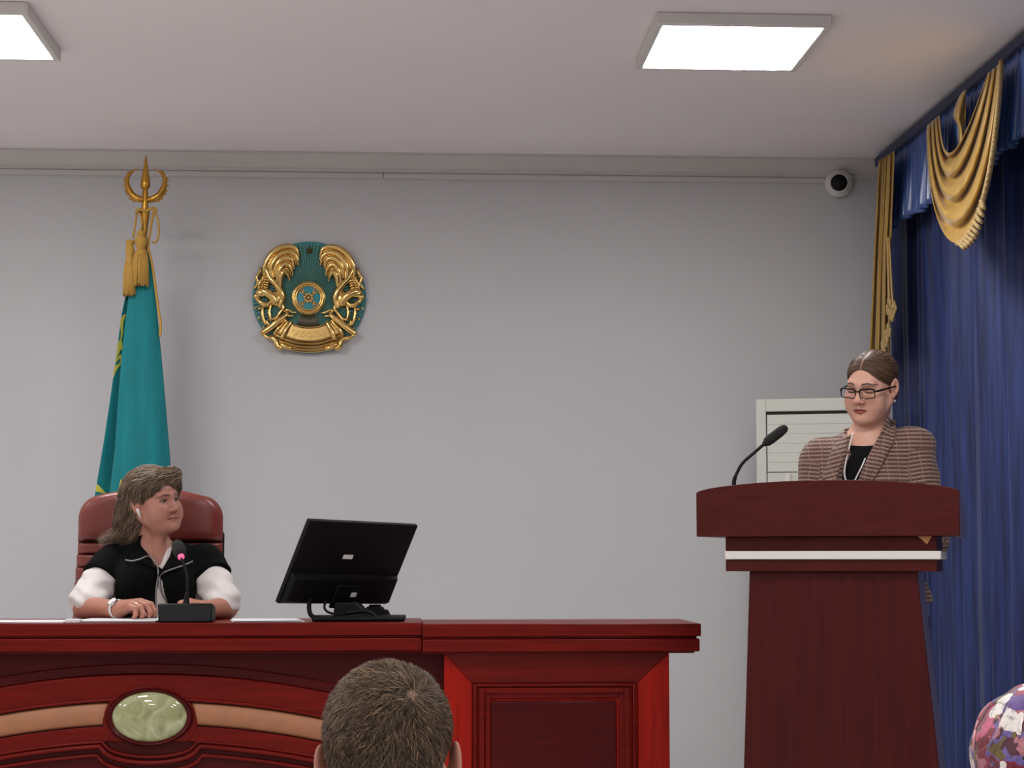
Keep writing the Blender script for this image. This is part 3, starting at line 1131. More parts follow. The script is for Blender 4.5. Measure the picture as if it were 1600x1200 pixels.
def flag_pt(u, v):
    py = 395 + (900 - 395) * v
    xl, xc, xr = interp(py, ys_, [p[0] for p in LEFT]), interp(py, [p[1] for p in CREASE], [p[0] for p in CREASE]), interp(py, [p[1] for p in RIGHT], [p[0] for p in RIGHT])
    g = 0.10 + 0.9 * v
    if u < 0.3:                                   # the flap that lies behind the crease
        q = u / 0.3
        px = xl + (xc + 5 - xl) * q
        dy = -0.012 + 0.020 * math.sin(PI * q * 0.6) + 0.055 * g * q ** 2
    elif u < 0.34:
        q = (u - 0.3) / 0.04
        px = xc + 5 - 6 * q
        dy = 0.0125 + 0.055 * g - (0.08 * g + 0.03) * q
    else:
        q = (u - 0.34) / 0.66
        px = xc - 1 + (xr - xc + 1) * q
        dy = -0.0175 - 0.025 * g - 0.030 * g * math.sin(PI * min(1, q * 1.05)) - 0.010 * g * math.sin(2 * PI * 1.3 * q + 0.4) + 0.075 * g * q ** 5
    return F(px, py, dy)


mb = MB()
mb.sheet(flag_pt, 130, 60, 0.002)
fl = mb.build('cloth', M['flag'], t, smooth=True)
# back half of the cloth, closing the bundle round the pole
mb = MB()


def flag_back(u, v):
    a_, b_ = Vector(flag_pt(0.0, v)), Vector(flag_pt(1.0, v))
    g = 0.10 + 0.9 * v
    return a_.lerp(b_, u) + Vector((0, 0.015 + 0.10 * g * math.sin(PI * u) + 0.02 * g * math.sin(9 * u), 0))


mb.sheet(flag_back, 30, 30, 0.002)
mb.build('cloth_back', M['flag'], t, smooth=True)


def print_shape(mb, pts, lift=0.006):
    """A printed outline laid on the cloth: pixel outline -> the flap or the front fold, just proud of it."""
    ring = []
    for x, y in pts:
        v = (y - 395) / 505
        best = min((abs((EYE_px(flag_pt(u, v)) - x)), u) for u in np.linspace(0.0, 1.0, 120) if not 0.27 < u < 0.36)
        q = Vector(flag_pt(best[1], v))
        ring.append(q + Vector((0, -lift, 0)))
    mb.prism(ring, (0, 0.003, 0))


def EYE_px(p):
    d = p - EYE
    return 800 + FPX * d.dot(RGT) / d.dot(FWD)


mb = MB()
# ornament column at the hoist, half turned away on the flap (close-up pixels 600x1200 -> frame)
z3 = lambda x, y: (130 + x * 0.2833, 440 + y * 0.2833)
for sh in ([(243, 178), (222, 186), (208, 206), (205, 240), (210, 280), (206, 320), (212, 322), (222, 280), (222, 230), (232, 196), (243, 186)],
           [(206, 318), (196, 330), (186, 352), (176, 350), (180, 372), (190, 382), (178, 410), (182, 424), (196, 404), (206, 380), (218, 372), (219, 350), (212, 322)],
           [(216, 400), (200, 408), (186, 420), (174, 440), (178, 452), (190, 436), (204, 424), (206, 440), (196, 456), (176, 462), (162, 490), (164, 520), (170, 528), (180, 496), (200, 470), (212, 450)]):
    print_shape(mb, [z3(*p) for p in sh])
mb.build('ornament', M['flag_yellow'], t)
mb = MB()
for (x, hgt) in ((176, 9), (189, 14), (202, 14.5), (214, 12), (226, 12)):
    print_shape(mb, [(x - 4, 765), (x, 762 - hgt), (x + 4, 765)])
print_shape(mb, [(172, 776), (172, 763), (232, 763), (232, 776)])
for sh in ([(150, 768), (147, 762), (152, 756), (160, 764), (166, 772)],):
    print_shape(mb, sh)
mb.build('sun_print', M['flag_yellow'], t)

# ================================================================== BENCH
YBF = 5.92                        # front edge of the bench top
ZB = P(330, 973.5, YBF).z         # its height
xjoint, xend = P(660, 973, YBF).x, P(1094, 976, YBF).x
XBL = P(-300, 973, YBF).x
th = 46 * YBF / 2900
t = thing('bench', 'long dark red panelled bench with green oval stone and tan inlay', 'bench', ((XBL + xjoint) / 2, YBF + 0.2, DAIS))


def top_slab(mb, x0, x1, yf, z, right_end):
    """Two-tier moulded edge: upper lip, groove, lower bead."""
    e = 0.02 if right_end else 0.0
    yb = yf + 0.44
    mb.box((x0, yf, z - 0.040), (x1, yb, z))
    mb.box((x0, yf + 0.012, z - 0.048), (x1 - 0.6 * e, yb, z - 0.0399))
    mb.box((x0, yf + 0.004, z - 0.088), (x1 - 0.2 * e, yb, z - 0.0479))
    mb.box((x0, yf + 0.018, z - th), (x1 - 0.9 * e, yb, z - 0.0879))


mb = MB()
top_slab(mb, XBL, xjoint - 0.0004, YBF, ZB, False)
mb.build('top', M['bench'], t, bevel=0.005)
YP = YBF + 0.10                   # face of the front panel


def plate_px(mb, pts, y, d):
    mb.prism([P(px, py, y) for px, py in pts], (0, d, 0))


cc_ = lambda x: 21 * ((x - 235) / 235) ** 2
xs_ = list(range(-300, 701, 20))
xr_lim = 691
zlow = P(0, 1500, YP).z
mb = MB()
xa_, xb_ = P(-300, 1100, YP).x, P(694, 1100, YBF + 0.03).x - 0.0002
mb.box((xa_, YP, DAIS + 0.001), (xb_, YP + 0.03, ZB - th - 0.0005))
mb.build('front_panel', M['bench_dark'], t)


def below(mb, y0, y, d, low=1560):
    plate_px(mb, [(x, y0 + cc_(x)) for x in xs_] + [(x, low) for x in (xs_[-1], xs_[0])], y, d)


def curve_strip(mb, yt, yb, y, d, x0=-300, x1=690):
    xs2 = list(np.linspace(x0, x1, max(4, int((x1 - x0) / 16))))
    plate_px(mb, [(x, yt + cc_(x)) for x in xs2] + [(x, yb + cc_(x)) for x in xs2[::-1]], y, d)


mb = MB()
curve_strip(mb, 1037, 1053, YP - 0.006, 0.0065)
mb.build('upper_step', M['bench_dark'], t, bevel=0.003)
mb = MB()
curve_strip(mb, 1053.3, 1091, YP - 0.013, 0.0135)
mb.build('upper_band', M['bench'], t, bevel=0.004)


def curve_tube(mb, yy, r, x0, x1, y):
    mb.tube([P(x, yy + cc_(x), y) for x in np.linspace(x0, x1, max(4, int((x1 - x0) / 12)))], r, 10)


OX, OY, OA, OB = 234, 1120, 57, 38
px_m = YP / 2900


def dip(x, base_, bump, wid):
    """A moulding line that swings down around the stone."""
    return base_ + cc_(x) + bump * max(0.0, 1 - ((x - OX) / wid) ** 2) ** 0.5 if abs(x - OX) < wid else base_ + cc_(x)


mb = MB()
curve_tube(mb, 1092, 0.006, -300, 690, YP - 0.012)
curve_strip(mb, 1133, 1157, YP - 0.013, 0.0135, -300, 690)
mb.build('lower_band', M['bench'], t, smooth='angle', bevel=0.003)
mb = MB()
plate_px(mb, [(OX + 74 * math.cos(a), OY + 7 + 55 * math.sin(a)) for a in np.linspace(-PI * 1.20, PI * 0.20, 60)] , YP - 0.016, 0.0165)
mb.build('stone_mount', M['bench'], t, bevel=0.004)
mb = MB()
for b_, bump, wid, r in ((1157, 26, 72, 0.0045), (1164, 28, 76, 0.008), (1178, 28, 80, 0.006)):
    mb.tube([P(x, dip(x, b_, bump, wid), YP - 0.012) for x in np.linspace(-300, 690, 240)], r, 8)
mb.build('arched_moulding', M['bench'], t, smooth=True)
for x0, x1 in ((-300, 171), (299, 690)):
    mb = MB()
    n = 60

    def pil(u, v, x0=x0, x1=x1):
        x = x0 + (x1 - x0) * u
        e = min(1.0, (abs(x - (171 if x0 < 0 else 299))) / 14)
        y_ = 1096 + cc_(x) + 35 * v
        return P(x, y_, YP - 0.002 - 0.016 * math.sin(PI * min(max(v, 0.02), 0.98)) ** 0.5 * (0.35 + 0.65 * e ** 0.5))
    mb.sheet(pil, n, 10, -0.003)
    mb.build('inlay', M['inlay'], t, smooth=True)
mb = MB()
sc_ = P(OX, OY, YP - 0.018)
mb.lathe([(1.16, 0.006), (1.16, -0.004), (1.10, -0.012), (1.02, -0.008), (0.97, 0.0)], (0, 0, 0), 'y', 56)
for v in mb.v:
    v.x, v.y, v.z = sc_.x + v.x * OA * px_m, sc_.y + v.y, sc_.z + v.z * OB * px_m
mb.build('stone_ring', M['bench_dark'], t, smooth='angle', angle=60)
mb = MB()
mb.lathe([(1.0, 0.004)] + [(math.cos(k * PI / 24), -0.024 * math.sin(k * PI / 24)) for k in range(0, 12)] + [(0.01, -0.024)], (0, 0, 0), 'y', 56)
for v in mb.v:
    v.x, v.y, v.z = sc_.x + v.x * OA * px_m, sc_.y + v.y, sc_.z + v.z * OB * px_m
part_label(mb.build('stone', M['onyx'], t, smooth=True), 'glossy pale green oval stone')

# pedestal at the right end
t = thing('bench_pedestal', 'dark red pedestal with framed square panel closing the right end of the bench', 'pedestal', ((xjoint + xend) / 2, YBF + 0.2, DAIS))
mb = MB()
top_slab(mb, xjoint + 0.0004, xend, YBF - 0.018, ZB - 0.004, True)
mb.build('top', M['bench'], t, bevel=0.005)
YR = YBF + 0.03
x0, x1 = P(694, 1100, YR).x, P(1046, 1100, YR).x
zt = ZB - 0.004 - th - 0.0005
mb = MB()
mb.box((x0, YR + 0.022, DAIS + 0.001), (x1 - 0.004, YR + 0.38, zt))
mb.build('body', M['bench_v'], t, bevel=0.003)
xi0, xi1 = P(738, 1068, YR).x, P(997, 1068, YR).x
zi = P(800, 1068, YR).z
zbot = DAIS + 0.001
# mitred outer frame, its inner edge sloping back
mb = MB()
rec = YR + 0.012
mb.hexa([(x0, YR, zbot), (xi0, rec, zbot), (xi0, rec + 0.012, zbot), (x0, YR + 0.024, zbot)], [(x0, YR, zt), (xi0, rec, zi), (xi0, rec + 0.012, zi), (x0, YR + 0.024, zt)])
mb.build('stile', M['bench_v'], t, bevel=0.002)
mb = MB()
mb.hexa([(xi1, rec, zbot), (x1, YR, zbot), (x1, YR + 0.024, zbot), (xi1, rec + 0.012, zbot)], [(xi1, rec, zi), (x1, YR, zt), (x1, YR + 0.024, zt), (xi1, rec + 0.012, zi)])
mb.build('stile', M['bench_v'], t, bevel=0.002)
mb = MB()
mb.hexa([(xi0, rec, zi), (xi1, rec, zi), (xi1, rec + 0.012, zi), (xi0, rec + 0.012, zi)], [(x0, YR, zt), (x1, YR, zt), (x1, YR + 0.024, zt), (x0, YR + 0.024, zt)])
mb.build('top_rail', M['bench'], t, bevel=0.002)


def u_frame(name, a0, a1, zt_, w, y, r_, m_):
    mb = MB()
    mb.box((a0, y, zbot), (a0 + w, r_, zt_))
    mb.box((a1 - w, y, zbot), (a1, r_, zt_))
    mb.box((a0 + w, y, zt_ - w), (a1 - w, r_, zt_))
    mb.build(name, m_, t, bevel=min(0.003, w * 0.4))


g = lambda px: P(px, 1100, YR).x
h_ = lambda py: P(850, py, YR).z
u_frame('panel_bead', g(740), g(994), h_(1068), 0.010, YR + 0.002, YR + 0.024, M['bench'])
u_frame('panel_moulding', g(748), g(986), h_(1074), 0.020, YR + 0.008, YR + 0.024, M['bench'])
u_frame('panel_step', g(758), g(977), h_(1083), 0.018, YR + 0.014, YR + 0.024, M['bench'])
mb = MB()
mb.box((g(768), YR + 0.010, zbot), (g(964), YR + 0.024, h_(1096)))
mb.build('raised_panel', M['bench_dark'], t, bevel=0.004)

# ================================================================== THINGS ON THE BENCH
def sheets(name, pts, z, n, label, cat, group=None, lift=0.0):
    """A little pile of paper, each sheet a touch askew."""
    mb = MB()
    for k in range(n):
        j = [Vector((random.uniform(-.006, .006), random.uniform(-.004, .004), 0)) for _ in range(4)]
        ring = [Vector((p[0], p[1], z + 0.0006 + 0.0016 * k)) + j[i] for i, p in enumerate(pts)]
        mb.prism(ring, (0, 0, 0.0012))
    return tag(mb.build(name, M['paper'], None, bevel=0.0), label, cat, group)


def rect(px0, px1, y0, y1, skew=0.0):
    xa2, xb2 = P(px0, 970, y0).x, P(px1, 970, y0).x
    return [(xa2, y0), (xb2, y0), (xb2 + skew, y1), (xa2 + skew, y1)]


sheets('paper_sheets', rect(-60, 100, 5.95, 6.15), ZB, 2, 'thin white papers lying at the left edge of the bench', 'papers')
sheets('paper_stack', rect(112, 244, 5.97, 6.2, 0.02), ZB, 4, 'small stack of white papers under the hand of the seated person', 'papers')
sheets('loose_papers', rect(366, 474, 5.98, 6.2, -0.03), ZB, 3, 'white papers lying between the bench microphone and the monitor', 'papers')
mb = MB()
mb.box((P(103, 970, 5.96).x, 5.945, ZB + 0.0005), (P(126, 970, 5.96).x, 5.985, ZB + 0.012))
tag(mb.build('white_card', M['paper'], bevel=0.002), 'small white card left of the paper stack on the bench', 'card')

# gooseneck microphone on its block
YM = 5.99
c = P(291, 968, YM)
t = thing('bench_microphone', 'black gooseneck microphone with pink ring light on the bench', 'microphone', (c.x, YM, ZB))
sm = YM / 2900
mb = MB()
w2, wt, hb_ = 43.5 * sm, 41.0 * sm, 29 * sm
zb0 = ZB + 0.0005
mb.hexa([(c.x - w2 * 0.93, YM - 0.035, zb0), (c.x + w2 * 0.93, YM - 0.035, zb0), (c.x + w2 * 0.93, YM + 0.09, zb0), (c.x - w2 * 0.93, YM + 0.09, zb0)],
        [(c.x - w2, YM - 0.012, zb0 + hb_), (c.x + wt, YM - 0.012, zb0 + hb_), (c.x + wt, YM + 0.075, zb0 + hb_ * 0.85), (c.x - w2, YM + 0.075, zb0 + hb_ * 0.85)])
mb.build('base', M['black_plastic'], t, bevel=0.006)
neck = catmull([P(291, 943, YM + 0.02), P(292, 925, YM + 0.02), P(293, 908, YM + 0.02), P(290, 890, YM + 0.03), P(283, 872, YM + 0.04)], 8)
mb = MB()
mb.tube(neck[:9], [0.011, 0.011, 0.010, 0.009, 0.009, 0.008, 0.007, 0.006, 0.006], 12)
mb.tube(neck[8:], 0.0042, 10)
for q in neck[10:-2:1]:
    mb.ball(q, 0.0048, 8, 6)
mb.build('gooseneck', M['black_plastic'], t, smooth=True)
mb = MB()
d = (P(276, 848, YM + 0.09) - P(283, 870, YM + 0.045)).normalized()
q0 = P(283, 870, YM + 0.045)
mb.tube([q0 - d * 0.006, q0 - d * 0.004, q0 + d * 0.004, q0 + d * 0.006], [0.006, 0.0105, 0.0105, 0.008], 16)
part_label(mb.build('ring_light', M['red_ring'], t, smooth='angle'), 'glowing pink ring')
mb = MB()
mb.tube([q0 + d * s for s in (0.005, 0.010, 0.02, 0.045, 0.062, 0.070, 0.074)], [0.010, 0.018, 0.0205, 0.0215, 0.018, 0.011, 0.003], 16)
mb.build('foam_head', M['black_matte'], t, smooth=True)

# computer monitor seen from behind
YQ = 6.12
cmon = P(545, 880, YQ)
yawm, tilt = math.radians(43), math.radians(29)
MM = Matrix.Translation(cmon) @ Matrix.Rotation(yawm, 4, 'Z') @ Matrix.Rotation(tilt, 4, 'X') @ Matrix.Rotation(math.radians(1.5), 4, 'Y')
t = thing('monitor', 'black computer monitor seen from behind, leaning back on the bench', 'monitor', (cmon.x, YQ, ZB))
W2, H2 = 0.238, 0.151
mb = MB(MM)                        # local -y is the back of the screen
mb.box((-W2, -0.004, -H2), (W2, 0.012, H2))
mb.build('panel', M['black_plastic'], t, bevel=0.003)
mb = MB(MM)
mb.box((-W2 + 0.008, 0.0121, -H2 + 0.012), (W2 - 0.008, 0.0135, H2 - 0.008))
part_label(mb.build('screen', M['screen'], t), 'dark glass screen')
mb = MB(MM)                        # thicker lower housing with a bevelled upper edge
zr_ = -0.035
mb.hexa([(-W2 + 0.012, -0.024, -H2 + 0.016), (W2 - 0.012, -0.024, -H2 + 0.016), (W2 - 0.006, -0.0045, -H2 + 0.006), (-W2 + 0.006, -0.0045, -H2 + 0.006)],
        [(-W2 + 0.014, -0.024, zr_ - 0.012), (W2 - 0.014, -0.024, zr_ - 0.012), (W2 - 0.004, -0.0045, zr_), (-W2 + 0.004, -0.0045, zr_)])
mb.build('rear_housing', M['black_plastic'], t, bevel=0.004)
mb = MB(MM)
mb.box((-0.040, -0.034, -H2 + 0.0), (0.065, -0.0242, zr_ - 0.03))
mb.build('stand_cover', M['black_plastic'], t, bevel=0.004)
mb = MB(MM)
mb.box((-0.040, -0.0052, 0.018), (0.002, -0.0042, 0.033))
part_label(mb.build('label_sticker', M['sticker'], t), 'white sticker')
mb = MB(MM)
mb.box((0.028, -0.0350, -0.106), (0.052, -0.0342, -0.090))
part_label(mb.build('label_sticker', M['sticker'], t), 'small white sticker')
pv = P(553, 944, YQ)
mb = MB()
mb.hexa([P(520, 967, YQ - 0.02), P(580, 967, YQ - 0.02), P(586, 964, YQ + 0.06), P(526, 964, YQ + 0.06)],
        [P(522, 941, YQ - 0.02), P(556, 941, YQ - 0.02), P(562, 940, YQ + 0.04), P(528, 940, YQ + 0.04)])
mb.build('neck', M['black_plastic'], t, bevel=0.006)
mb = MB()
xa2, xb2 = P(487, 968, YQ - 0.1).x, P(632, 968, YQ - 0.1).x
mb.box((xa2, YQ - 0.11, ZB + 0.0005), (xb2, YQ + 0.10, ZB + 0.016))
mb.build('stand_base', M['black_plastic'], t, bevel=0.006)
mb = MB()
for pts, r in (([(484, 935), (483, 952), (488, 963), (505, 967), (530, 966), (560, 962), (580, 967)], 0.0075),
               ([(509, 938), (507, 950), (514, 957), (528, 960)], 0.004),
               ([(540, 958), (565, 955), (580, 958), (588, 966)], 0.006)):
    mb.tube(catmull([P(x, min(y, 966.5), YQ - 0.07) for x, y in pts], 6), r, 8)
mb.build('cable', M['black_plastic'], t, smooth=True)
t = thing('desk_terminal', 'low black stepped device lying behind the monitor stand', 'device', (P(600, 966, 6.28).x, 6.28, ZB))
mb = MB()
Yt = 6.27
zz0 = ZB + 0.0005
pf = [(572, 0.0), (572, 0.040), (598, 0.040), (601, 0.030), (606, 0.030), (610, 0.012), (634, 0.012), (634, 0.0)]
mb.prism([(P(x, 960, Yt).x, Yt, zz0 + z_) for x, z_ in pf], (0, 0.06, 0))
mb.build('housing', M['black_plastic'], t, bevel=0.003)
mb = MB()
mb.box((P(576, 960, Yt).x, Yt + 0.01, zz0 + 0.0401), (P(595, 960, Yt).x, Yt + 0.05, zz0 + 0.047))
mb.build('cover', M['black_plastic'], t, bevel=0.003)

# ================================================================== EXECUTIVE CHAIR
YCH = 6.86
k = YCH / 2900
cx = P(236, 800, YCH).x
t = thing('office_chair', 'brown leather high-backed office chair behind the seated person', 'chair', (cx, YCH, DAIS))
ztop = P(236, 762, YCH).z


def cushion(wid, z0, z1, y, d, crown=0.0, corner=0.06, belly=0.02):
    """A soft slab: rounded outline, bulging front."""
    def pt(u, v, front):
        zz = z0 + (z1 - z0) * v
        hw = wid
        if v > 0.5:
            e = max(0.0, (zz - (z1 - corner)) / corner)
            hw = wid - corner * (1 - math.sqrt(max(0.0, 1 - e * e))) * 0.8
        x = (2 * u - 1)
        zz = zz - crown * x * x * v
        edge = (1 - abs(x) ** 6) * (1 - abs(2 * v - 1) ** 8)
        return (cx + x * hw, y + (-(d + belly) * max(0, edge) ** 0.5 if front else d * max(0, edge) ** 0.5), zz)
    mb = MB()
    mb.sheet(lambda u, v: pt(u, v, True), 28, 24)
    mb.sheet(lambda u, v: pt(1 - u, v, False), 28, 24)
    return mb


z1_ = P(236, 848, YCH).z
cushion(0.262, z1_ + 0.004, ztop, YCH, 0.045, 0.028, 0.10, 0.02).build('head_cushion', M['leather'], t, smooth=True)
zq = z1_
rows = [P(236, y, YCH).z for y in (848, 866, 886, 908, 932, 960)] + [DAIS + 0.52]
for i in range(len(rows) - 1):
    cushion(0.262 + 0.003 * i, rows[i + 1] + 0.001, rows[i], YCH, 0.045, 0.0, 0.006, 0.006).build('back_roll', M['leather'], t, smooth=True)
mb = MB()
mb.box((cx - 0.265, YCH + 0.01, DAIS + 0.46), (cx + 0.265, YCH + 0.05, z1_ + 0.05))
mb.build('back_shell', M['black_plastic'], t, bevel=0.02)
mb = MB()
mb.box((cx - 0.27, YCH - 0.50, DAIS + 0.40), (cx + 0.27, YCH - 0.02, DAIS + 0.50))
mb.build('seat', M['leather'], t, bevel=0.035, seg=4)
mb = MB()
mb.tube([(cx, YCH - 0.25, DAIS + 0.09), (cx, YCH - 0.25, DAIS + 0.39)], 0.028, 16)
mb.build('gas_post', M['grey_metal'], t, smooth='angle')
for i in range(5):
    w = 2 * PI * i / 5 + 0.3
    e = Vector((cx + 0.3 * math.cos(w), YCH - 0.25 + 0.3 * math.sin(w), DAIS + 0.075))
    mb = MB()
    mb.tube([(cx, YCH - 0.25, DAIS + 0.10), e], [0.03, 0.018], 10)
    leg = mb.build('leg', M['black_plastic'], t, smooth='angle')
    mb = MB()
    mb.lathe([(0.02, -0.022), (0.029, -0.02), (0.029, 0.02), (0.02, 0.022)], (e.x, e.y, DAIS + 0.0295), 'x', 16)
    mb.build('caster', M['black_plastic'], leg, smooth='angle')

# ================================================================== LECTERN
YL = 5.20
ang = math.radians(-19.5)
lc = P(1290, 838, YL)
LM = Matrix.Translation((lc.x, lc.y, 0)) @ Matrix.Rotation(ang, 4, 'Z')
zL = lambda py: P(1290, py, YL).z
t = thing('lectern', 'dark red wooden lectern with arched top and white band', 'lectern', (lc.x, YL + 0.15, DAIS))
s = YL / 2900 / math.cos(math.radians(19.5)) * 0.985
wf = 197 * s                      # half width of the top fascia
mb = MB(LM)
zt0, ztc, zb_ = zL(768.5), zL(750), zL(838)
n = 24
ring = [(-wf, 0, zb_), (wf, 0, zb_)] + [(wf * math.cos(PI * k / n), 0, zt0 + (ztc - zt0) * math.sin(PI * k / n) ** 1.2) for k in range(n + 1)]
mb.prism(ring, (0, 0.024, 0))
mb.build('front_fascia', M['lectern'], t, bevel=0.002)
for sg in (-1, 1):
    mb = MB(LM)
    x0_ = sg * wf - (0.018 if sg > 0 else 0)
    pr_ = [(0.0245, zb_), (0.40, zb_), (0.40, zb_ + 0.055), (0.30, zt0 - 0.005), (0.0245, zt0)]
    pr_ = [(0.0245, zb_), (0.36, zb_), (0.36, zb_ + 0.062), (0.20, zt0 - 0.012), (0.0245, zt0)]
    mb.prism([(x0_, y_, z_) for y_, z_ in pr_], (0.018, 0, 0))
    mb.build('side_panel', M['lectern_side'], t, bevel=0.002)
mb = MB(LM)
mb.hexa([(-wf + 0.019, 0.025, zt0 - 0.028), (wf - 0.019, 0.025, zt0 - 0.028), (wf - 0.019, 0.355, zb_ + 0.03), (-wf + 0.019, 0.355, zb_ + 0.03)],
        [(-wf + 0.019, 0.025, zt0 - 0.012), (wf - 0.019, 0.025, zt0 - 0.012), (wf - 0.019, 0.355, zb_ + 0.046), (-wf + 0.019, 0.355, zb_ + 0.046)])
mb.build('reading_board', M['lectern'], t)
mb = MB(LM)
mb.box((-wf + 0.019, 0.025, zb_ + 0.0), (wf - 0.019, 0.35, zb_ + 0.018))
mb.build('bottom_board', M['lectern'], t)
wt_ = 159 * s
off = -0.001 - 0.0
tx0, tx1 = -155.0 * s, 162.0 * s
z838, z861, z874, z893 = zL(838) - 0.0005, zL(861), zL(874), zL(893)
mb = MB(LM)
mb.box((tx0, 0.03, z861 + 0.0003), (tx1, 0.30, z838))
mb.build('upper_tier', M['lectern'], t, bevel=0.002)
mb = MB(LM)
mb.box((tx0 - 0.001, 0.022, z874), (tx1 + 0.012, 0.315, z861))
part_label(mb.build('white_band', M['white_plastic'], t, bevel=0.002), 'white plastic band')
mb = MB(LM)
mb.box((tx0, 0.03, z893), (tx1, 0.30, z874 - 0.0003))
mb.build('lower_tier', M['lectern'], t, bevel=0.002)
mb = MB(LM)
mb.add([(tx1 - 0.05, 0.026, z838), (tx1 - 0.012, 0.026, z838), (tx1 - 0.026, 0.026, z838 - 0.022), (tx1 - 0.05, 0.0299, z838), (tx1 - 0.012, 0.0299, z838), (tx1 - 0.026, 0.0299, z838 - 0.022)],
       [(0, 2, 1), (3, 4, 5), (0, 1, 4, 3), (1, 2, 5, 4), (2, 0, 3, 5)])
part_label(mb.build('chipped_veneer', M['raw_edge'], t), 'pale chip of bare chipboard')
# tapering body down to the platform
bx0t, bx1t, bx0b, bx1b = -120 * s, 132 * s, -130.5 * s, 157.5 * s
f_ = (z893 - DAIS) / (z893 - zL(1200))
bx0b, bx1b = bx0t + (bx0b - bx0t) * f_, bx1t + (bx1b - bx1t) * f_
mb = MB(LM)
yb0, yb1 = 0.05, 0.285
zb2 = DAIS + 0.05
mb.hexa([(bx0b, yb0 - 0.02, zb2), (bx1b, yb0 - 0.02, zb2), (bx1b, yb0, zb2), (bx0b, yb0, zb2)],
        [(bx0t, yb0, z893 - 0.0003), (bx1t, yb0, z893 - 0.0003), (bx1t, yb0 + 0.02, z893 - 0.0003), (bx0t, yb0 + 0.02, z893 - 0.0003)])
mb.build('front_panel', M['lectern_v'], t, bevel=0.002)
for sg in (-1, 1):
    mb = MB(LM)
    xt_, xb2_ = (bx1t, bx1b) if sg > 0 else (bx0t + 0.018, bx0b + 0.018)
    mb.hexa([(xb2_ - 0.018, yb0 + 0.0005, zb2), (xb2_, yb0 + 0.0005, zb2), (xb2_, yb1 + 0.03, zb2), (xb2_ - 0.018, yb1 + 0.03, zb2)],
            [(xt_ - 0.018, yb0 + 0.0205, z893 - 0.0003), (xt_, yb0 + 0.0205, z893 - 0.0003), (xt_, yb1, z893 - 0.0003), (xt_ - 0.018, yb1, z893 - 0.0003)])
    mb.build('side_board', M['lectern_side'], t, bevel=0.002)
mb = MB(LM)
mb.box((bx0b - 0.03, 0.0, DAIS + 0.0005), (bx1b + 0.03, 0.36, zb2 - 0.0005))
mb.build('plinth', M['lectern'], t, bevel=0.003)

# microphone on the lectern
lm = lambda x, y, z: LM @ Vector((x, y, z))
b0 = P(1147, 759, YL)
foot = lm(-133 * s, 0.10, zt0 - 0.028 + 0.0)
Yf = foot.y
foot = P(1147, 766, Yf)
t = thing('lectern_microphone', 'black gooseneck microphone with foam tip on the lectern', 'microphone', foot)
tt = (0.10 - 0.025) / 0.33
zsurf = (zt0 - 0.012) * (1 - tt) + (zb_ + 0.046) * tt
mb = MB()
mb.lathe([(0.022, zsurf - 0.002), (0.022, zsurf + 0.006), (0.012, zsurf + 0.014), (0.007, zsurf + 0.03)], (foot.x, foot.y, 0), 'z', 20)
mb.build('socket', M['black_plastic'], t, smooth='angle')
mb = MB()
nk = catmull([(foot.x, foot.y, zsurf + 0.02), P(1147, 752, Yf), P(1152, 738, Yf), P(1161, 723, Yf), P(1180, 706, Yf + 0.01), P(1196, 692, Yf + 0.02)], 8)
rs = [0.0062] * 12 + [0.0048] * (len(nk) - 12)
mb.tube(nk, rs, 10)
mb.build('gooseneck', M['black_plastic'], t, smooth=True)
mb = MB()
q0, q1 = P(1194, 694, Yf + 0.02), P(1229, 667, Yf + 0.05)
d = q1 - q0
mb.tube([q0 + d * f for f in (0.0, 0.06, 0.12, 0.3, 0.7, 0.9, 0.97, 1.0)], [0.008, 0.009, 0.0135, 0.0150, 0.0150, 0.0130, 0.009, 0.003], 14)
mb.build('foam_head', M['black_matte'], t, smooth=True)

# ================================================================== FIGURES: smooth solids turned into one skin
def np4(Mx):
    return np.array([list(r) for r in Mx], dtype=np.float64)


def V3(p):
    return np.array(tuple(p), dtype=np.float64)


def frame_of(Mx):
    """Rotation (columns = axes), origin and scale of a similarity transform."""
    A = np4(Mx)
    sc = np.linalg.norm(A[:3, 0])
    return A[:3, :3] / sc, A[:3, 3], sc


def ell(c, r, F_=None, rot=None):
    c, r = np.array(c, float), np.array(r, float)
    R = np.eye(3)
    if rot is not None:
        R = np4(rot.to_4x4())[:3, :3]
    if F_ is not None:
        FR, FO, fs = F_
        c, r, R = FR @ (c * fs) + FO, r * fs, FR @ R

    def f(X, Y, Z):
        x, y, z = X - c[0], Y - c[1], Z - c[2]
        q = [(x * R[0, i] + y * R[1, i] + z * R[2, i]) / r[i] for i in range(3)]
        k0 = np.sqrt(q[0] ** 2 + q[1] ** 2 + q[2] ** 2) + 1e-9
        k1 = np.sqrt((q[0] / r[0]) ** 2 + (q[1] / r[1]) ** 2 + (q[2] / r[2]) ** 2) + 1e-9
        return k0 * (k0 - 1) / k1
    e = np.sqrt(((R * r) ** 2).sum(1))
    return f, c - e, c + e


def cap(a, b, ra, rb=None, F_=None, sq=None):
    """Round-ended limb from a to b whose radius runs from ra to rb."""
    rb = ra if rb is None else rb
    a, b = V3(a), V3(b)
    if F_ is not None:
        FR, FO, fs = F_
        a, b, ra, rb = FR @ (a * fs) + FO, FR @ (b * fs) + FO, ra * fs, rb * fs
    ba = b - a
    L2 = float(ba @ ba) + 1e-12

    def f(X, Y, Z):
        x, y, z = X - a[0], Y - a[1], Z - a[2]
        h = np.clip((x * ba[0] + y * ba[1] + z * ba[2]) / L2, 0, 1)
        return np.sqrt((x - h * ba[0]) ** 2 + (y - h * ba[1]) ** 2 + (z - h * ba[2]) ** 2) - (ra + (rb - ra) * h)
    r = max(ra, rb)
    return f, np.minimum(a, b) - r, np.maximum(a, b) + r


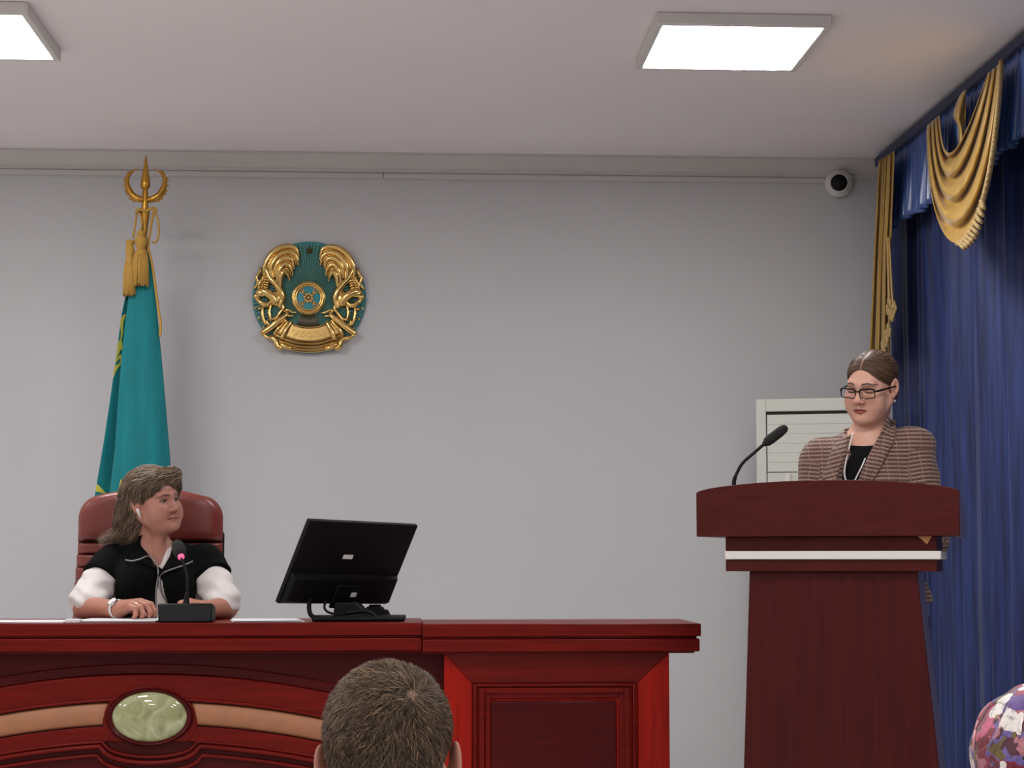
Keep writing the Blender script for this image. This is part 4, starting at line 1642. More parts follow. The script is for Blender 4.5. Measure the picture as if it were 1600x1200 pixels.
def halfspace(n, p):
    n, p = V3(n), V3(p)
    n = n / np.linalg.norm(n)

    def f(X, Y, Z):
        return (X - p[0]) * n[0] + (Y - p[1]) * n[1] + (Z - p[2]) * n[2]
    return f, None, None


class Field:
    def __init__(self, lo, hi, h):
        self.lo, self.h = np.array(lo, float), h
        self.n = np.ceil((np.array(hi, float) - self.lo) / h).astype(int) + 1
        self.V = np.full(tuple(self.n), 0.5, dtype=np.float32)
        self.ax = [(self.lo[i] + h * np.arange(self.n[i])).astype(np.float32) for i in range(3)]

    def _win(self, lo, hi, pad):
        if lo is None:
            return tuple(slice(0, n) for n in self.n)
        i0 = np.clip(np.floor((lo - pad - self.lo) / self.h).astype(int), 0, self.n)
        i1 = np.clip(np.ceil((hi + pad - self.lo) / self.h).astype(int) + 1, 0, self.n)
        return tuple(slice(a, b) for a, b in zip(i0, i1))

    def op(self, prim, k=0.01, mode='u'):
        f, lo, hi = prim
        w = self._win(lo, hi, k + 4 * self.h)
        A = self.V[w]
        if A.size == 0:
            return self
        D = f(self.ax[0][w[0]][:, None, None], self.ax[1][w[1]][None, :, None], self.ax[2][w[2]][None, None, :]).astype(np.float32)
        k = max(k, 1e-5)
        if mode == 'u':
            h = np.clip(0.5 + 0.5 * (A - D) / k, 0, 1)
            self.V[w] = A * (1 - h) + D * h - k * h * (1 - h)
        elif mode == 's':
            D = -D
            h = np.clip(0.5 - 0.5 * (A - D) / k, 0, 1)
            self.V[w] = A * (1 - h) + D * h + k * h * (1 - h)
        elif mode == 'i':
            h = np.clip(0.5 - 0.5 * (A - D) / k, 0, 1)
            self.V[w] = A * (1 - h) + D * h + k * h * (1 - h)
        return self

    def run(self, ops):
        for o in ops:
            self.op(o[1], o[2], o[0])
        return self

    def warp(self, func):
        """Add a displacement func(X, Y, Z) near the surface."""
        X, Y, Z = self.ax[0][:, None, None], self.ax[1][None, :, None], self.ax[2][None, None, :]
        self.V += (func(X, Y, Z) * (np.abs(self.V) < 0.04)).astype(np.float32)
        return self

    def mesh(self):
        """Naive surface nets."""
        V, h = self.V, self.h
        S = V < 0
        nx, ny, nz = V.shape
        c = [S[i:nx - 1 + i, j:ny - 1 + j, k:nz - 1 + k] for i in (0, 1) for j in (0, 1) for k in (0, 1)]
        anyv = c[0].copy()
        allv = c[0].copy()
        for q in c[1:]:
            anyv |= q
            allv &= q
        act = anyv & ~allv
        I = np.argwhere(act)
        idx = np.full(act.shape, -1, dtype=np.int64)
        idx[act] = np.arange(len(I))
        vals = {}
        for i in (0, 1):
            for j in (0, 1):
                for k in (0, 1):
                    vals[i, j, k] = V[I[:, 0] + i, I[:, 1] + j, I[:, 2] + k]
        acc = np.zeros((len(I), 3))
        cnt = np.zeros(len(I))
        for a in vals:
            for axis in range(3):
                if a[axis] == 0:
                    b = list(a)
                    b[axis] = 1
                    va, vb = vals[a], vals[tuple(b)]
                    m_ = (va < 0) != (vb < 0)
                    t_ = np.where(m_, va / np.where(m_, va - vb, 1), 0)
                    p = np.array(a, float)[None, :].repeat(len(I), 0)
                    p[:, axis] += t_
                    acc[m_] += p[m_]
                    cnt[m_] += 1
        verts = self.lo + h * (I + acc / cnt[:, None])
        faces = []
        for axis in range(3):
            o1, o2 = [(1, 2), (2, 0), (0, 1)][axis]
            sa = [slice(None)] * 3
            sb = [slice(None)] * 3
            sa[axis], sb[axis] = slice(0, -1), slice(1, None)
            A, B = S[tuple(sa)], S[tuple(sb)]
            E_ = np.argwhere(A != B)
            ok = (E_[:, o1] > 0) & (E_[:, o2] > 0) & (E_[:, o1] < V.shape[o1] - 1) & (E_[:, o2] < V.shape[o2] - 1)
            E_ = E_[ok]
            ins = A[E_[:, 0], E_[:, 1], E_[:, 2]]

            def cell(d1, d2):
                q = E_.copy()
                q[:, o1] -= d1
                q[:, o2] -= d2
                return idx[q[:, 0], q[:, 1], q[:, 2]]
            q = np.stack([cell(1, 1), cell(0, 1), cell(0, 0), cell(1, 0)], 1)
            q[~ins] = q[~ins][:, ::-1]
            faces.append(q)
        return verts, np.concatenate(faces)

    def sample(self, p):
        g = (p - self.lo) / self.h
        i = np.clip(np.floor(g).astype(int), 0, self.n - 2)
        f = np.clip(g - i, 0, 1)
        out = 0
        for a in (0, 1):
            for b in (0, 1):
                for c in (0, 1):
                    w = (f[:, 0] if a else 1 - f[:, 0]) * (f[:, 1] if b else 1 - f[:, 1]) * (f[:, 2] if c else 1 - f[:, 2])
                    out = out + w * self.V[i[:, 0] + a, i[:, 1] + b, i[:, 2] + c]
        return out

    def grad(self, p, e=None):
        e = e or self.h * 1.5
        g = np.stack([self.sample(p + np.eye(3)[i] * e) - self.sample(p - np.eye(3)[i] * e) for i in range(3)], 1)
        return g / (np.linalg.norm(g, axis=1, keepdims=True) + 1e-9)


def weld(parts):
    """Several (verts, quads) as one mesh."""
    vs, fs, n = [], [], 0
    for v, f in parts:
        vs.append(v)
        fs.append(f + n)
        n += len(v)
    return np.concatenate(vs), np.concatenate(fs)


def strands(paths, rad, col, ends=None):
    """paths (N, K, 3) -> three-sided tapering hairs; col (N, 3)."""
    N, K, _ = paths.shape
    t = np.gradient(paths, axis=1)
    t /= np.linalg.norm(t, axis=2, keepdims=True) + 1e-9
    ref = np.where(np.abs(t[..., 2:3]) < 0.9, np.array([0, 0, 1.0]), np.array([1.0, 0, 0]))
    a = np.cross(t, ref)
    a /= np.linalg.norm(a, axis=2, keepdims=True) + 1e-9
    b = np.cross(t, a)
    prof = np.interp(np.linspace(0, 1, K), [0, 0.1, 0.6, 1.0], [0.7, 1.0, 0.9, 0.12])
    r = (np.asarray(rad).reshape(-1, 1) * prof[None, :])[..., None]
    ring = [paths + r * (math.cos(w) * a + math.sin(w) * b) for w in (0.3, 0.3 + 2 * PI / 3, 0.3 + 4 * PI / 3)]
    v = np.stack(ring, 2).reshape(-1, 3)
    base_ = (np.arange(N) * K * 3)[:, None, None] + (np.arange(K - 1) * 3)[None, :, None]
    fs = []
    for k in range(3):
        k2 = (k + 1) % 3
        fs.append(np.stack([base_ + k, base_ + k2, base_ + 3 + k2, base_ + 3 + k], -1).reshape(-1, 4))
    return v, np.concatenate(fs), np.repeat(col, K * 3, axis=0)


def comb(field, seeds, flow, steps, step, lift=0.0, jitter=0.0, wave=0.0):
    """Hairs that run over the field's surface along flow(p, n)."""
    p = seeds.copy()
    out = []
    ph = RNG.uniform(0, 2 * PI, len(p))
    off = RNG.uniform(-1, 1, (len(p), 3)) * jitter
    lf = lift * RNG.uniform(0.1, 1.0, len(p))
    for s in range(steps):
        n = field.grad(p)
        d = field.sample(p)
        want = lf * math.sin(PI * min(1.0, (s + 0.5) / steps * 1.15)) if lift else 0
        p = p - n * (d - want)[:, None]
        out.append(p.copy())
        fl = flow(p, n) + off
        if wave:
            side = np.cross(n, fl)
            fl = fl + side * (wave * np.sin(ph + s * 0.8))[:, None]
        fl = fl - n * (fl * n).sum(1, keepdims=True)
        fl /= np.linalg.norm(fl, axis=1, keepdims=True) + 1e-9
        p = p + fl * step
    return np.stack(out, 1)


def to_local(v, F_):
    FR, FO, fs = F_
    return ((v - FO) @ FR) / fs


def to_world(v, F_):
    FR, FO, fs = F_
    return (np.asarray(v) * fs) @ FR.T + FO


def sm(x, a, b):
    t_ = np.clip((x - a) / (b - a), 0, 1)
    return t_ * t_ * (3 - 2 * t_)


# ------------------------------------------------------------------ head: local frame, eyes at z = 0, facing -y, subject's left is +x
def head_ops(F_, lids=0.0045, lidz=-0.001, full=0.0, smile=0.0, nose=1.0, mw=1.0, lipr=1.0, ear=0.0, top=0.079):
    o = []
    u = lambda p, k: o.append(('u', p, k * F_[2]))
    s_ = lambda p, k: o.append(('s', p, k * F_[2]))
    u(ell((0, .018, .036), (.0735, .093, top), F_), .001)
    u(ell((0, -.026, -.028), (.0605 + full, .063, .082), F_), .03)
    u(ell((0, -.040, -.076), (.047 + full, .045, .036), F_), .03)
    for sx in (-1, 1):
        u(cap((sx * (.054 + full), .004, -.052), (sx * (.024 + full), -.066, -.094), .017, .014, F_), .03)
        u(ell((sx * .041, -.060, -.030), (.022 + full, .021, .022), F_), .03)
        u(ell((sx * (.036 + full), -.060, -.058), (.020 + full, .018, .020), F_), .03)
    u(ell((0, -.079, -.100), (.018, .014, .014), F_), .022)
    u(cap((-.036, -.074, .021), (0, -.082, .019), .010, .010, F_), .02)
    u(cap((.036, -.074, .021), (0, -.082, .019), .010, .010, F_), .02)
    for sx in (-1, 1):
        s_(ell((sx * .0315, -.092, -.001), (.0175, .0155, .0115), F_), .014)
    # nose
    u(cap((0, -.084, .012), (0, -.103, -.028), .0068, .0098, F_), .012)
    u(ell((0, -.1065 * nose, -.0315), (.0115, .0105, .0100), F_), .008)
    for sx in (-1, 1):
        u(ell((sx * .0120, -.0955, -.0355), (.0078, .0100, .0078), F_), .006)
        s_(ell((sx * .0065, -.1030, -.0425), (.0036, .0050, .0030), F_), .003)
    # philtrum side, lips
    u(cap((-.019 * mw, -.0800, -.0650 + smile), (0, -.0875, -.0605), .0040 * lipr, .0052 * lipr, F_), .006)
    u(cap((.019 * mw, -.0800, -.0650 + smile), (0, -.0875, -.0605), .0040 * lipr, .0052 * lipr, F_), .006)
    u(cap((-.013 * mw, -.0825, -.0705 + smile), (0, -.0870, -.0720), .0048 * lipr, .0062 * lipr, F_), .006)
    u(cap((.013 * mw, -.0825, -.0705 + smile), (0, -.0870, -.0720), .0048 * lipr, .0062 * lipr, F_), .006)
    s_(cap((-.0225 * mw, -.0870, -.0668 + smile), (0, -.0945, -.0660), .0013, .0017, F_), .004)
    s_(cap((.0225 * mw, -.0870, -.0668 + smile), (0, -.0945, -.0660), .0013, .0017, F_), .004)
    # lids round the eyeballs
    for sx in (-1, 1):
        u(ell((sx * .0315, -.0690, -.001), (.0150, .0140, .0135), F_), .005)
        if lids > 0:
            s_(ell((sx * .0315, -.0850, lidz), (.0128, .0125, lids), F_), .0025)
        u(cap((sx * .018, -.0835, .0075), (sx * .044, -.0730, .0070), .0030, .0024, F_), .006)
    # ears
    for sx in (-1, 1):
        rot = Matrix.Rotation(sx * math.radians(-22), 3, 'Z') @ Matrix.Rotation(math.radians(-10), 3, 'X')
        u(ell((sx * (.0775 + ear), .014, -.008), (.0065, .0175, .0305), F_, rot), .006)
        u(ell((sx * (.0745 + ear), .004, -.032), (.0060, .0085, .0095), F_, rot), .006)
        s_(ell((sx * (.0845 + ear), .012, -.005), (.0060, .0090, .0190), F_, rot), .004)
        u(ell((sx * .0755, .000, -.014), (.0040, .0045, .0065), F_, rot), .004)
    return o


def face_tint(v, F_, skin, lip, brow, blush=0.25, lipw=1.0, liner=0.6, brow_up=0.0, lidz=-0.001, shadow=None, mw=1.0, lipr=1.0, lidh0=.0052, closed=False):
    """Skin, lips, brows and lash line as the colour each of them has; shade between the lips is painted in."""
    q = to_local(v, F_)
    x, y, z = q[:, 0], q[:, 1], q[:, 2]
    ax = np.abs(x)
    front = sm(-y, .045, .06)
    c = np.tile(np.array(lin(skin)), (len(v), 1))
    blot = 0.5 + 0.5 * np.sin(x * 160 + 3 * np.sin(z * 90)) * np.sin(z * 140 + 2 * np.sin(y * 120))
    c *= (0.97 + 0.06 * blot)[:, None]

    def mix(m_, col):
        nonlocal c
        m_ = np.clip(m_, 0, 1)[:, None]
        c = c * (1 - m_) + np.array(col)[None, :] * m_
    pink = np.array(lin(skin)) * np.array([1.0, 0.72, 0.68])
    cheek = np.exp(-(((ax - .043) / .020) ** 2 + ((z + .034) / .018) ** 2)) * front
    mix(cheek * blush, pink)
    tip = np.exp(-((x / .014) ** 2 + ((z + .034) / .012) ** 2)) * sm(-y, .088, .1)
    mix(tip * blush * 1.3, pink)
    mix(np.exp(-((ax - .078) / .012) ** 2) * (y > -.02) * (np.abs(z + .01) < .04) * 0.3, pink)
    # lips
    up = lipr * (.0068 * (1 - (ax / (.0245 * mw)) ** 2) - .0022 * np.exp(-(ax / .004) ** 2))
    dn = lipr * .0105 * np.sqrt(np.clip(1 - (ax / (.0235 * mw)) ** 2, 0, 1))
    zz = z + .0662
    inside = np.where(zz > 0, 1 - sm(zz, up - .0010, up + .0010), 1 - sm(-zz, dn - .0012, dn + .0012)) * (ax < .0250 * mw) * sm(-y, .070, .075)
    mix(inside * lipw, lin(lip))
    lip_crease_shade = np.exp(-(zz / .0013) ** 2) * (ax < .022 * mw) * sm(-y, .070, .075)  # shade of the mouth crease, put into the skin colour
    mix(lip_crease_shade * 0.75, np.array(lin(lip)) * 0.28)
    # brows
    t_ = np.clip((ax - .012) / .042, 0, 1)
    bz = .0185 + brow_up + .0075 * np.sin(PI * np.clip(t_ * 0.85 + .1, 0, 1)) - .004 * t_ ** 2
    bw = .0034 * (1 - 0.6 * t_)
    m_ = np.exp(-((z - bz) / bw) ** 2) * sm(ax, .010, .015) * (1 - sm(ax, .050, .056)) * (y < -.04)
    mix(np.clip(m_ * 1.15, 0, 1), lin(brow))
    # lash line along the lid edge
    ex = (ax - .0315) / .0140
    ez = (z - lidz)
    lidh = lidh0 * np.sqrt(np.clip(1 - ex ** 2, 0, 1))
    if closed:
        m_ = np.exp(-((z + .0045 + .0035 * np.sqrt(np.clip(1 - ex ** 2, 0, 1))) / .0022) ** 2) * (np.abs(ex) < 1.12) * (y < -.055)
        mix(np.clip(m_ * 1.3, 0, 1), (0.022, 0.014, 0.012))
        liner = 0.0
    m_ = np.exp(-((ez - lidh) / .0021) ** 2) * (np.abs(ex) < 1.08) * (y < -.06)
    mix(m_ * liner, (0.02, 0.014, 0.012))
    m_ = np.exp(-((ez + lidh) / .0013) ** 2) * (np.abs(ex) < 1.0) * (y < -.06)
    mix(m_ * liner * 0.4, (0.06, 0.035, 0.03))
    if shadow is not None:
        m_ = np.exp(-(((ax - .0315) / .015) ** 2 + ((z - .0065) / .006) ** 2)) * (y < -.06)
        mix(m_ * 0.75, lin(shadow))
    return c


def eyeballs(F_, parent, gx=0.0, gz=0.0, iris='#4b5a52'):
    for sx in (-1, 1):
        c = to_world(np.array([[sx * .0315, -.0690, -.001]]), F_)[0]
        n = 20
        mbx = MB()
        mbx.ball((0, 0, 0), 0.0128 * F_[2], 24, 18)
        v = np.array([tuple(p) for p in mbx.v])
        dr = F_[0] @ (np.array([gx, -1.0, gz]) / np.linalg.norm([gx, -1, gz]))
        cosang = (v / np.linalg.norm(v, axis=1, keepdims=True)) @ dr
        a = np.degrees(np.arccos(np.clip(cosang, -1, 1)))
        col = np.tile(np.array([0.20, 0.17, 0.155]), (len(v), 1))
        col[a < 31] = lin(iris)
        col[a < 14] = (0.01, 0.01, 0.01)
        # finer cap so that the iris has a clean edge
        ob = link_mesh('eyeball', v + c, mbx.f, M['eye'], parent, True, attrs={'tint': col})


def hand_ops(F_, wrist_r, fingers, palm, thumb):
    """fingers: list of joint lists (world), with radii; palm: list of capsules."""
    o = []
    for a, b, ra, rb in palm:
        o.append(('u', cap(a, b, ra, rb), .012))
    for js in fingers + [thumb]:
        for i in range(len(js) - 1):
            o.append(('u', cap(js[i][0], js[i + 1][0], js[i][1], js[i + 1][1]), .0035))
    return o


def bounds(ops, pad=0.012):
    lo = np.min([o[1][1] for o in ops if o[0] == 'u'], axis=0) - pad
    hi = np.max([o[1][2] for o in ops if o[0] == 'u'], axis=0) + pad
    return lo, hi


def solid(ops, h, warp=None, clip=None):
    lo, hi = bounds(ops)
    if clip is not None:
        lo, hi = np.maximum(lo, clip[0]), np.minimum(hi, clip[1])
    f = Field(lo, hi, h).run(ops)
    if warp:
        f.warp(warp)
    return f


def figure(name, label, loc):
    return thing(name, label, 'person', loc)


def hit(field, px, py, lift=0.0, y0=None):
    """Where the ray of a pixel first meets a figure's surface (of several fields: the nearest)."""
    if isinstance(field, (list, tuple)):
        return min((hit(f, px, py, lift) for f in field), key=lambda p: (p - EYE).length)
    d = np.array(tuple(ray(px, py).normalized()))
    o = np.array(tuple(EYE))
    tt_ = (field.lo[1] - o[1]) / d[1]
    p = o + d * tt_
    for _ in range(400):
        s = float(field.sample(p[None, :])[0])
        if s < 0.0008:
            break
        p = p + d * min(max(0.0008, s * 0.7), 0.010)
        if p[1] > field.ax[1][-1]:
            break
    return Vector(p - d * lift)


def quad_patch(field, la, lb, nu, nv, lift, puff=0.0):
    """A cloth flap lying on a figure between two pixel outlines la and lb of equal length."""
    A, B = catmull([(*p, 0) for p in la], 6), catmull([(*p, 0) for p in lb], 6)

    def f(u, v):
        k = v * (len(A) - 1)
        i = min(int(k), len(A) - 2)
        a, c = A[i].lerp(A[i + 1], k - i), B[i].lerp(B[i + 1], k - i)
        q = a.lerp(c, u)
        return hit(field, q.x, q.y, lift + puff * math.sin(PI * min(1, max(0, u))) * (0.3 + 0.7 * math.sin(PI * v)))
    G = {}

    def g(u, v):
        key = (round(u, 5), round(v, 5))
        if key not in G:
            G[key] = f(u, v)
        return G[key]
    mbx = MB()
    mbx.sheet(g, nu, nv, 0.004)
    return mbx


def fold_noise(amp, fx, fy, fz, seed=0.0):
    return lambda X, Y, Z: amp * (np.sin(X * fx + 2.0 * np.sin(Z * 13 + seed) + seed) * np.sin(Z * fz + 1.5 * np.sin(X * 17) + Y * fy) +
                                  0.5 * np.sin(X * fx * 1.9 - Z * fz * 1.4 + Y * fy * 2 + seed))


# ================================================================== SEATED PERSON AT THE BENCH
YS = 6.48
HM = Matrix.Translation(P(240, 783, YS)) @ Matrix.Rotation(math.radians(53), 4, 'Z') @ Matrix.Rotation(math.radians(-1), 4, 'X') @ Matrix.Rotation(math.radians(-7), 4, 'Y') @ Matrix.Scale(0.955, 4)
F1 = frame_of(HM)
who = figure('seated_person', 'seated person in black zip vest over white shirt looking up sideways', (P(245, 900, YS).x, YS + 0.05, DAIS))
nb = P(244, 872, 6.53)
SKIN1, SKIN2, SKIN3 = '#b07c6b', '#d8a691', '#b37f6e'
ops = head_ops(F1, lids=0.0052, full=0.006, smile=-0.0025, mw=1.3, lipr=0.85, nose=1.0)
nt_ = to_world(np.array([[0, .022, -.06]]), F1)[0]
ops += [('u', cap(nt_, nb, .047, .058), .02), ('u', cap(nb + Vector((0, 0, -.01)), P(180, 884, 6.53), .055, .045), .04), ('u', cap(nb + Vector((0, 0, -.01)), P(318, 884, 6.53), .055, .045), .04),
        ('u', ell(P(247, 925, 6.52), (.15, .075, .15)), .05),
        ('u', cap(to_world(np.array([[-.02, -.045, -.09]]), F1)[0], P(246, 880, 6.47), .020, .014), .03)]
fb = solid(ops, 0.0021)
v1, f1 = fb.mesh()
tint = face_tint(v1, F1, SKIN1, '#8e5048', '#33261e', 0.3, 0.8, 1.0, shadow='#75493c', mw=1.3, lipr=0.8, brow_up=-.0035)
arms = []
# her right arm (on the left of the photo)
W_ = lambda pts: [(P(a, b_, c_), r) for a, b_, c_, r in pts]
pal = [(P(133, 950, 6.36), P(186, 952, 6.19), .041, .0265), (P(186, 952, 6.19), P(206, 946, 6.125), .0225, .016), (P(186, 951, 6.20), P(218, 942, 6.16), .0225, .015),
       (P(192, 949, 6.19), P(212, 943, 6.14), .021, .016)]
fing = [W_([(203, 948, 6.105, .0102), (212, 951, 6.085, .0090), (212, 961, 6.075, .0072), (209, 964.5, 6.078, .0062)]),
        W_([(208, 943.5, 6.12, .0108), (220, 949, 6.095, .0096), (224, 959, 6.085, .0080), (221, 964, 6.085, .0066)]),
        W_([(214, 940.5, 6.14, .0110), (229, 946, 6.115, .0098), (235, 957, 6.10, .0082), (233, 963, 6.098, .0068)]),
        W_([(220, 939.5, 6.16, .0106), (236, 944.5, 6.14, .0095), (242, 955, 6.125, .0080), (240.5, 962, 6.12, .0066)])]
thumb = W_([(196, 951, 6.205, .013), (212, 955, 6.20, .011), (226, 960, 6.185, .0085)])
ho = hand_ops(None, 0, fing, pal, thumb)
fh = solid(ho, 0.0017)
arms.append(fh.mesh())
ho2 = hand_ops(None, 0,
               [W_([(300, 944, 6.13, .010), (290, 946, 6.11, .009), (284, 958, 6.105, .007)]), W_([(297, 942, 6.15, .0105), (285, 944, 6.13, .0095), (278, 957, 6.12, .0075)]),
                W_([(295, 940, 6.17, .0105), (282, 943, 6.155, .0095), (275, 956, 6.145, .0075)]), W_([(297, 939, 6.19, .010), (284, 942, 6.18, .009), (277, 955, 6.17, .0072)])],
               [(P(353, 950, 6.37), P(322, 952, 6.21), .041, .027), (P(322, 952, 6.21), P(301, 945, 6.14), .022, .015), (P(322, 951, 6.22), P(298, 942, 6.18), .022, .015)],
               W_([(316, 953, 6.23, .013), (303, 957, 6.23, .011), (292, 961, 6.22, .0085)]))
arms.append(solid(ho2, 0.0022).mesh())
# trunk and legs beneath the clothes
lowr = [('u', ell(P(247, 985, 6.55), (.165, .115, .27)), .05), ('u', ell((nb.x, 6.56, DAIS + .58), (.185, .14, .13)), .06)]
for sx in (-1, 1):
    hip, knee, foot_ = Vector((nb.x + sx * .10, 6.53, DAIS + .57)), Vector((nb.x + sx * .11, 6.42 - .18, DAIS + .52)), Vector((nb.x + sx * .11, 6.30, DAIS + .09))
    lowr += [('u', cap(hip, knee, .085, .06), .03), ('u', cap(knee, foot_, .055, .038), .03), ('u', cap(foot_ + Vector((0, .03, -.05)), foot_ + Vector((0, -.12, -.06)), .035, .028), .02)]
vl, fl_ = solid(lowr, 0.008).mesh()
allv, allf = weld([(v1, f1)] + arms + [(vl, fl_)])
na = len(allv) - len(v1)
handc = np.tile(np.array(lin(SKIN1)) * np.array([1.0, 0.93, 0.88]), (na, 1))
link_mesh('body', allv, allf, M['skin'], who, True, attrs={'tint': np.concatenate([tint, handc])})
eyeballs(F1, who, 0.30, 0.22, '#2c2a22')

# white shirt with rolled sleeves
sh = [('u', ell(P(247, 935, 6.515), (.160, .100, .20)), .05), ('u', cap(nb + Vector((0, 0.0, -.03)), P(180, 892, 6.53), .052, .046), .03), ('u', cap(nb + Vector((0, 0, -.03)), P(318, 892, 6.53), .052, .046), .03),
      ('s', cap(P(237, 842, 6.44), P(246, 888, 6.42), .062, .018), .006),
      ('s', cap(P(244, 840, 6.53), P(243, 862, 6.51), .062, .060), .006)]
fsh = solid(sh, 0.004)
parts_ = [fsh.mesh()]
for pts in (((172, 888, 6.52, .046), (153, 915, 6.46, .060), (138, 938, 6.385, .0585), (141, 944, 6.35, .050)), ((320, 888, 6.52, .046), (336, 915, 6.46, .061), (348, 938, 6.385, .0585), (345, 944, 6.35, .050))):
    so = []
    for i in range(3):
        a, b_ = pts[i], pts[i + 1]
        so.append(('u', cap(P(*a[:3]), P(*b_[:3]), a[3], b_[3]), .02))
    # rolled edge
    c3 = P(*pts[3][:3])
    so.append(('s', halfspace((0, 0, 1), (0, 0, ZB + 0.003)), .004))
    fs_ = solid(so, 0.003, lambda X, Y, Z: 0.0022 * np.sin(Z * 130 + X * 40 + 1.2 * np.sin(X * 40)) + 0.0010 * np.sin(X * 90 - Z * 50))
    parts_.append(fs_.mesh())
sv, sf = weld(parts_)
link_mesh('shirt', sv, sf, M['white_cotton'], who, True)

# black vest: body, cap sleeves and turned-out zip collar
vo_ = [('u', ell(P(247, 935, 6.515), (.172, .112, .21)), .05), ('u', ell(P(247, 990, 6.53), (.180, .118, .17)), .05), ('u', ell(P(212, 915, 6.45), (.065, .060, .075)), .06), ('u', ell(P(284, 915, 6.45), (.065, .060, .075)), .06),
       ('u', cap(nb + Vector((0, 0.01, -.012)), P(178, 882, 6.53), .066, .062), .03), ('u', cap(nb + Vector((0, 0.01, -.012)), P(320, 882, 6.53), .066, .062), .03),
       ('u', cap(P(176, 880, 6.53), P(157, 902, 6.48), .062, .067), .03), ('u', cap(P(320, 880, 6.53), P(334, 902, 6.48), .062, .067), .03),
       ('s', cap(P(247, 838, 6.46), P(247, 893, 6.40), .066, .020), .006), ('s', cap(P(244, 838, 6.53), P(243, 856, 6.50), .066, .060), .006),
       ('s', cap(P(247, 888, 6.41), P(254, 968, 6.405), .012, .026), .004)]
# sleeve ends cut square to the arm
for a, b_ in (((176, 880, 6.53), (151, 912, 6.465)), ((320, 880, 6.53), (340, 912, 6.465))):
    A_, B_ = P(*a), P(*b_)
    dv = (B_ - A_).normalized()
    sx = -1 if a[0] < 247 else 1
    cutp = A_ + dv * 0.082
    fcut, _, _ = halfspace(tuple(dv), tuple(cutp))
    lim = P(247 + sx * 62, 900, 6.5).x

    def fc(X, Y, Z, fcut=fcut, lim=lim, sx=sx):
        return np.maximum(-fcut(X, Y, Z), (lim - X) * sx + 0 * Y + 0 * Z)
    vo_.append(('s', (fc, None, None), .004))
fv = solid(vo_, 0.0035, fold_noise(0.0022, 26, 20, 31, 1.0))
vv_, vf_ = fv.mesh()
vest = link_mesh('vest', vv_, vf_, M['black_knit'], who, True)
for la, lb in (([(222, 836), (219, 850), (233, 868), (246, 893)], [(205, 842), (196, 862), (206, 874), (243, 890)]),
               ([(274, 846), (270, 862), (262, 878), (250, 898)], [(284, 848), (296, 864), (294, 878), (254, 897)])):
    quad_patch([fv, fsh, fb], la, lb, 12, 20, 0.004, 0.010).build('collar', M['black_knit'], vest, smooth=True)
# back of the stand-up collar
mb = MB()


def coll(u, v):
    a = math.radians(-115 + 230 * u)
    r = .072 + .006 * v
    drop = -.030 * (abs(u - .5) * 2) ** 2
    return (nb.x + r * math.sin(a), nb.y + r * math.cos(a) * 0.95 + .004, nb.z + .012 + drop + .052 * v)


mb.sheet(coll, 30, 6, 0.006)
mb.build('collar', M['black_knit'], vest, smooth=True)
for pts in ([(196, 875), (206, 876.5), (218, 874), (231, 869), (240, 875), (246, 886), (247, 900), (243, 925), (243, 955)], [(301, 877), (290, 882), (276, 887), (262, 892), (253, 897), (249, 906), (252, 925), (262, 945), (266, 962)]):
    mb = MB()
    mb.tube([hit([fv, fsh, fb], q.x, q.y, 0.0165 if q.y < 899 else 0.007) for q in catmull([(*p, 0) for p in pts], 6)], 0.0028, 8)
    mb.build('zip', M['zip'], vest, smooth=True)
mb = MB()
lowc = [('u', ell(P(247, 995, 6.55), (.168, .120, .26)), .05), ('u', ell((nb.x, 6.56, DAIS + .585), (.195, .15, .13)), .06)]
for sx in (-1, 1):
    hip, knee, foot_ = Vector((nb.x + sx * .10, 6.53, DAIS + .58)), Vector((nb.x + sx * .11, 6.24, DAIS + .53)), Vector((nb.x + sx * .11, 6.30, DAIS + .13))
    lowc += [('u', cap(hip, knee, .092, .068), .03), ('u', cap(knee, foot_, .065, .055), .03)]
v_, f_2 = solid(lowc[1:], 0.008).mesh()
link_mesh('trousers', v_, f_2, M['dark_cloth'], who, True)

# hair: swept back volume, combed strands over it
hops = [('u', ell((0, .020, .042), (.087, .104, .086), F1), .001), ('u', ell((-.010, .070, -.030), (.088, .068, .085), F1), .03),
        ('u', ell((-.012, .098, -.085), (.078, .055, .060), F1), .03), ('u', cap((-.055, .105, -.105), (-.075, .150, -.125), .026, .008, F1), .025), ('u', cap((-.02, .115, -.12), (-.03, .150, -.138), .030, .008, F1), .025),
        ('u', cap((.045, -.066, .098), (-.045, -.056, .082), .020, .018, F1), .03), ('u', cap((.056, -.074, .088), (.072, -.062, .040), .016, .009, F1), .02),
        ('u', cap((.070, -.02, .03), (.078, .02, -.06), .022, .024, F1), .03),
        ('s', ell((-.004, -.106, -.008), (.066, .062, .082), F1), .012), ('s', ell((-.052, -.070, -.040), (.050, .060, .068), F1), .014), ('s', ell((-.088, -.004, -.026), (.032, .026, .034), F1), .012),
        ('s', ell((0, -.02, -.16), (.075, .062, .09), F1), .01)]
fhair = solid(hops, 0.0025, lambda X, Y, Z: 0.0026 * np.sin(((X - F1[1][0]) * .77 + (Y - F1[1][1]) * .64) * 190 + 2.5 * np.sin((Z - F1[1][2]) * 38)) * np.clip(1.2 - (Z - F1[1][2]) * 14, 0.25, 1))
hv, hf = fhair.mesh()


def hair_cols(n, cols, w, jit=0.18):
    base_ = np.array([lin(c) for c in cols])
    i = RNG.choice(len(cols), n, p=w)
    return np.clip(base_[i] * (1 + RNG.normal(0, jit, (n, 1))), 0.01, 1)


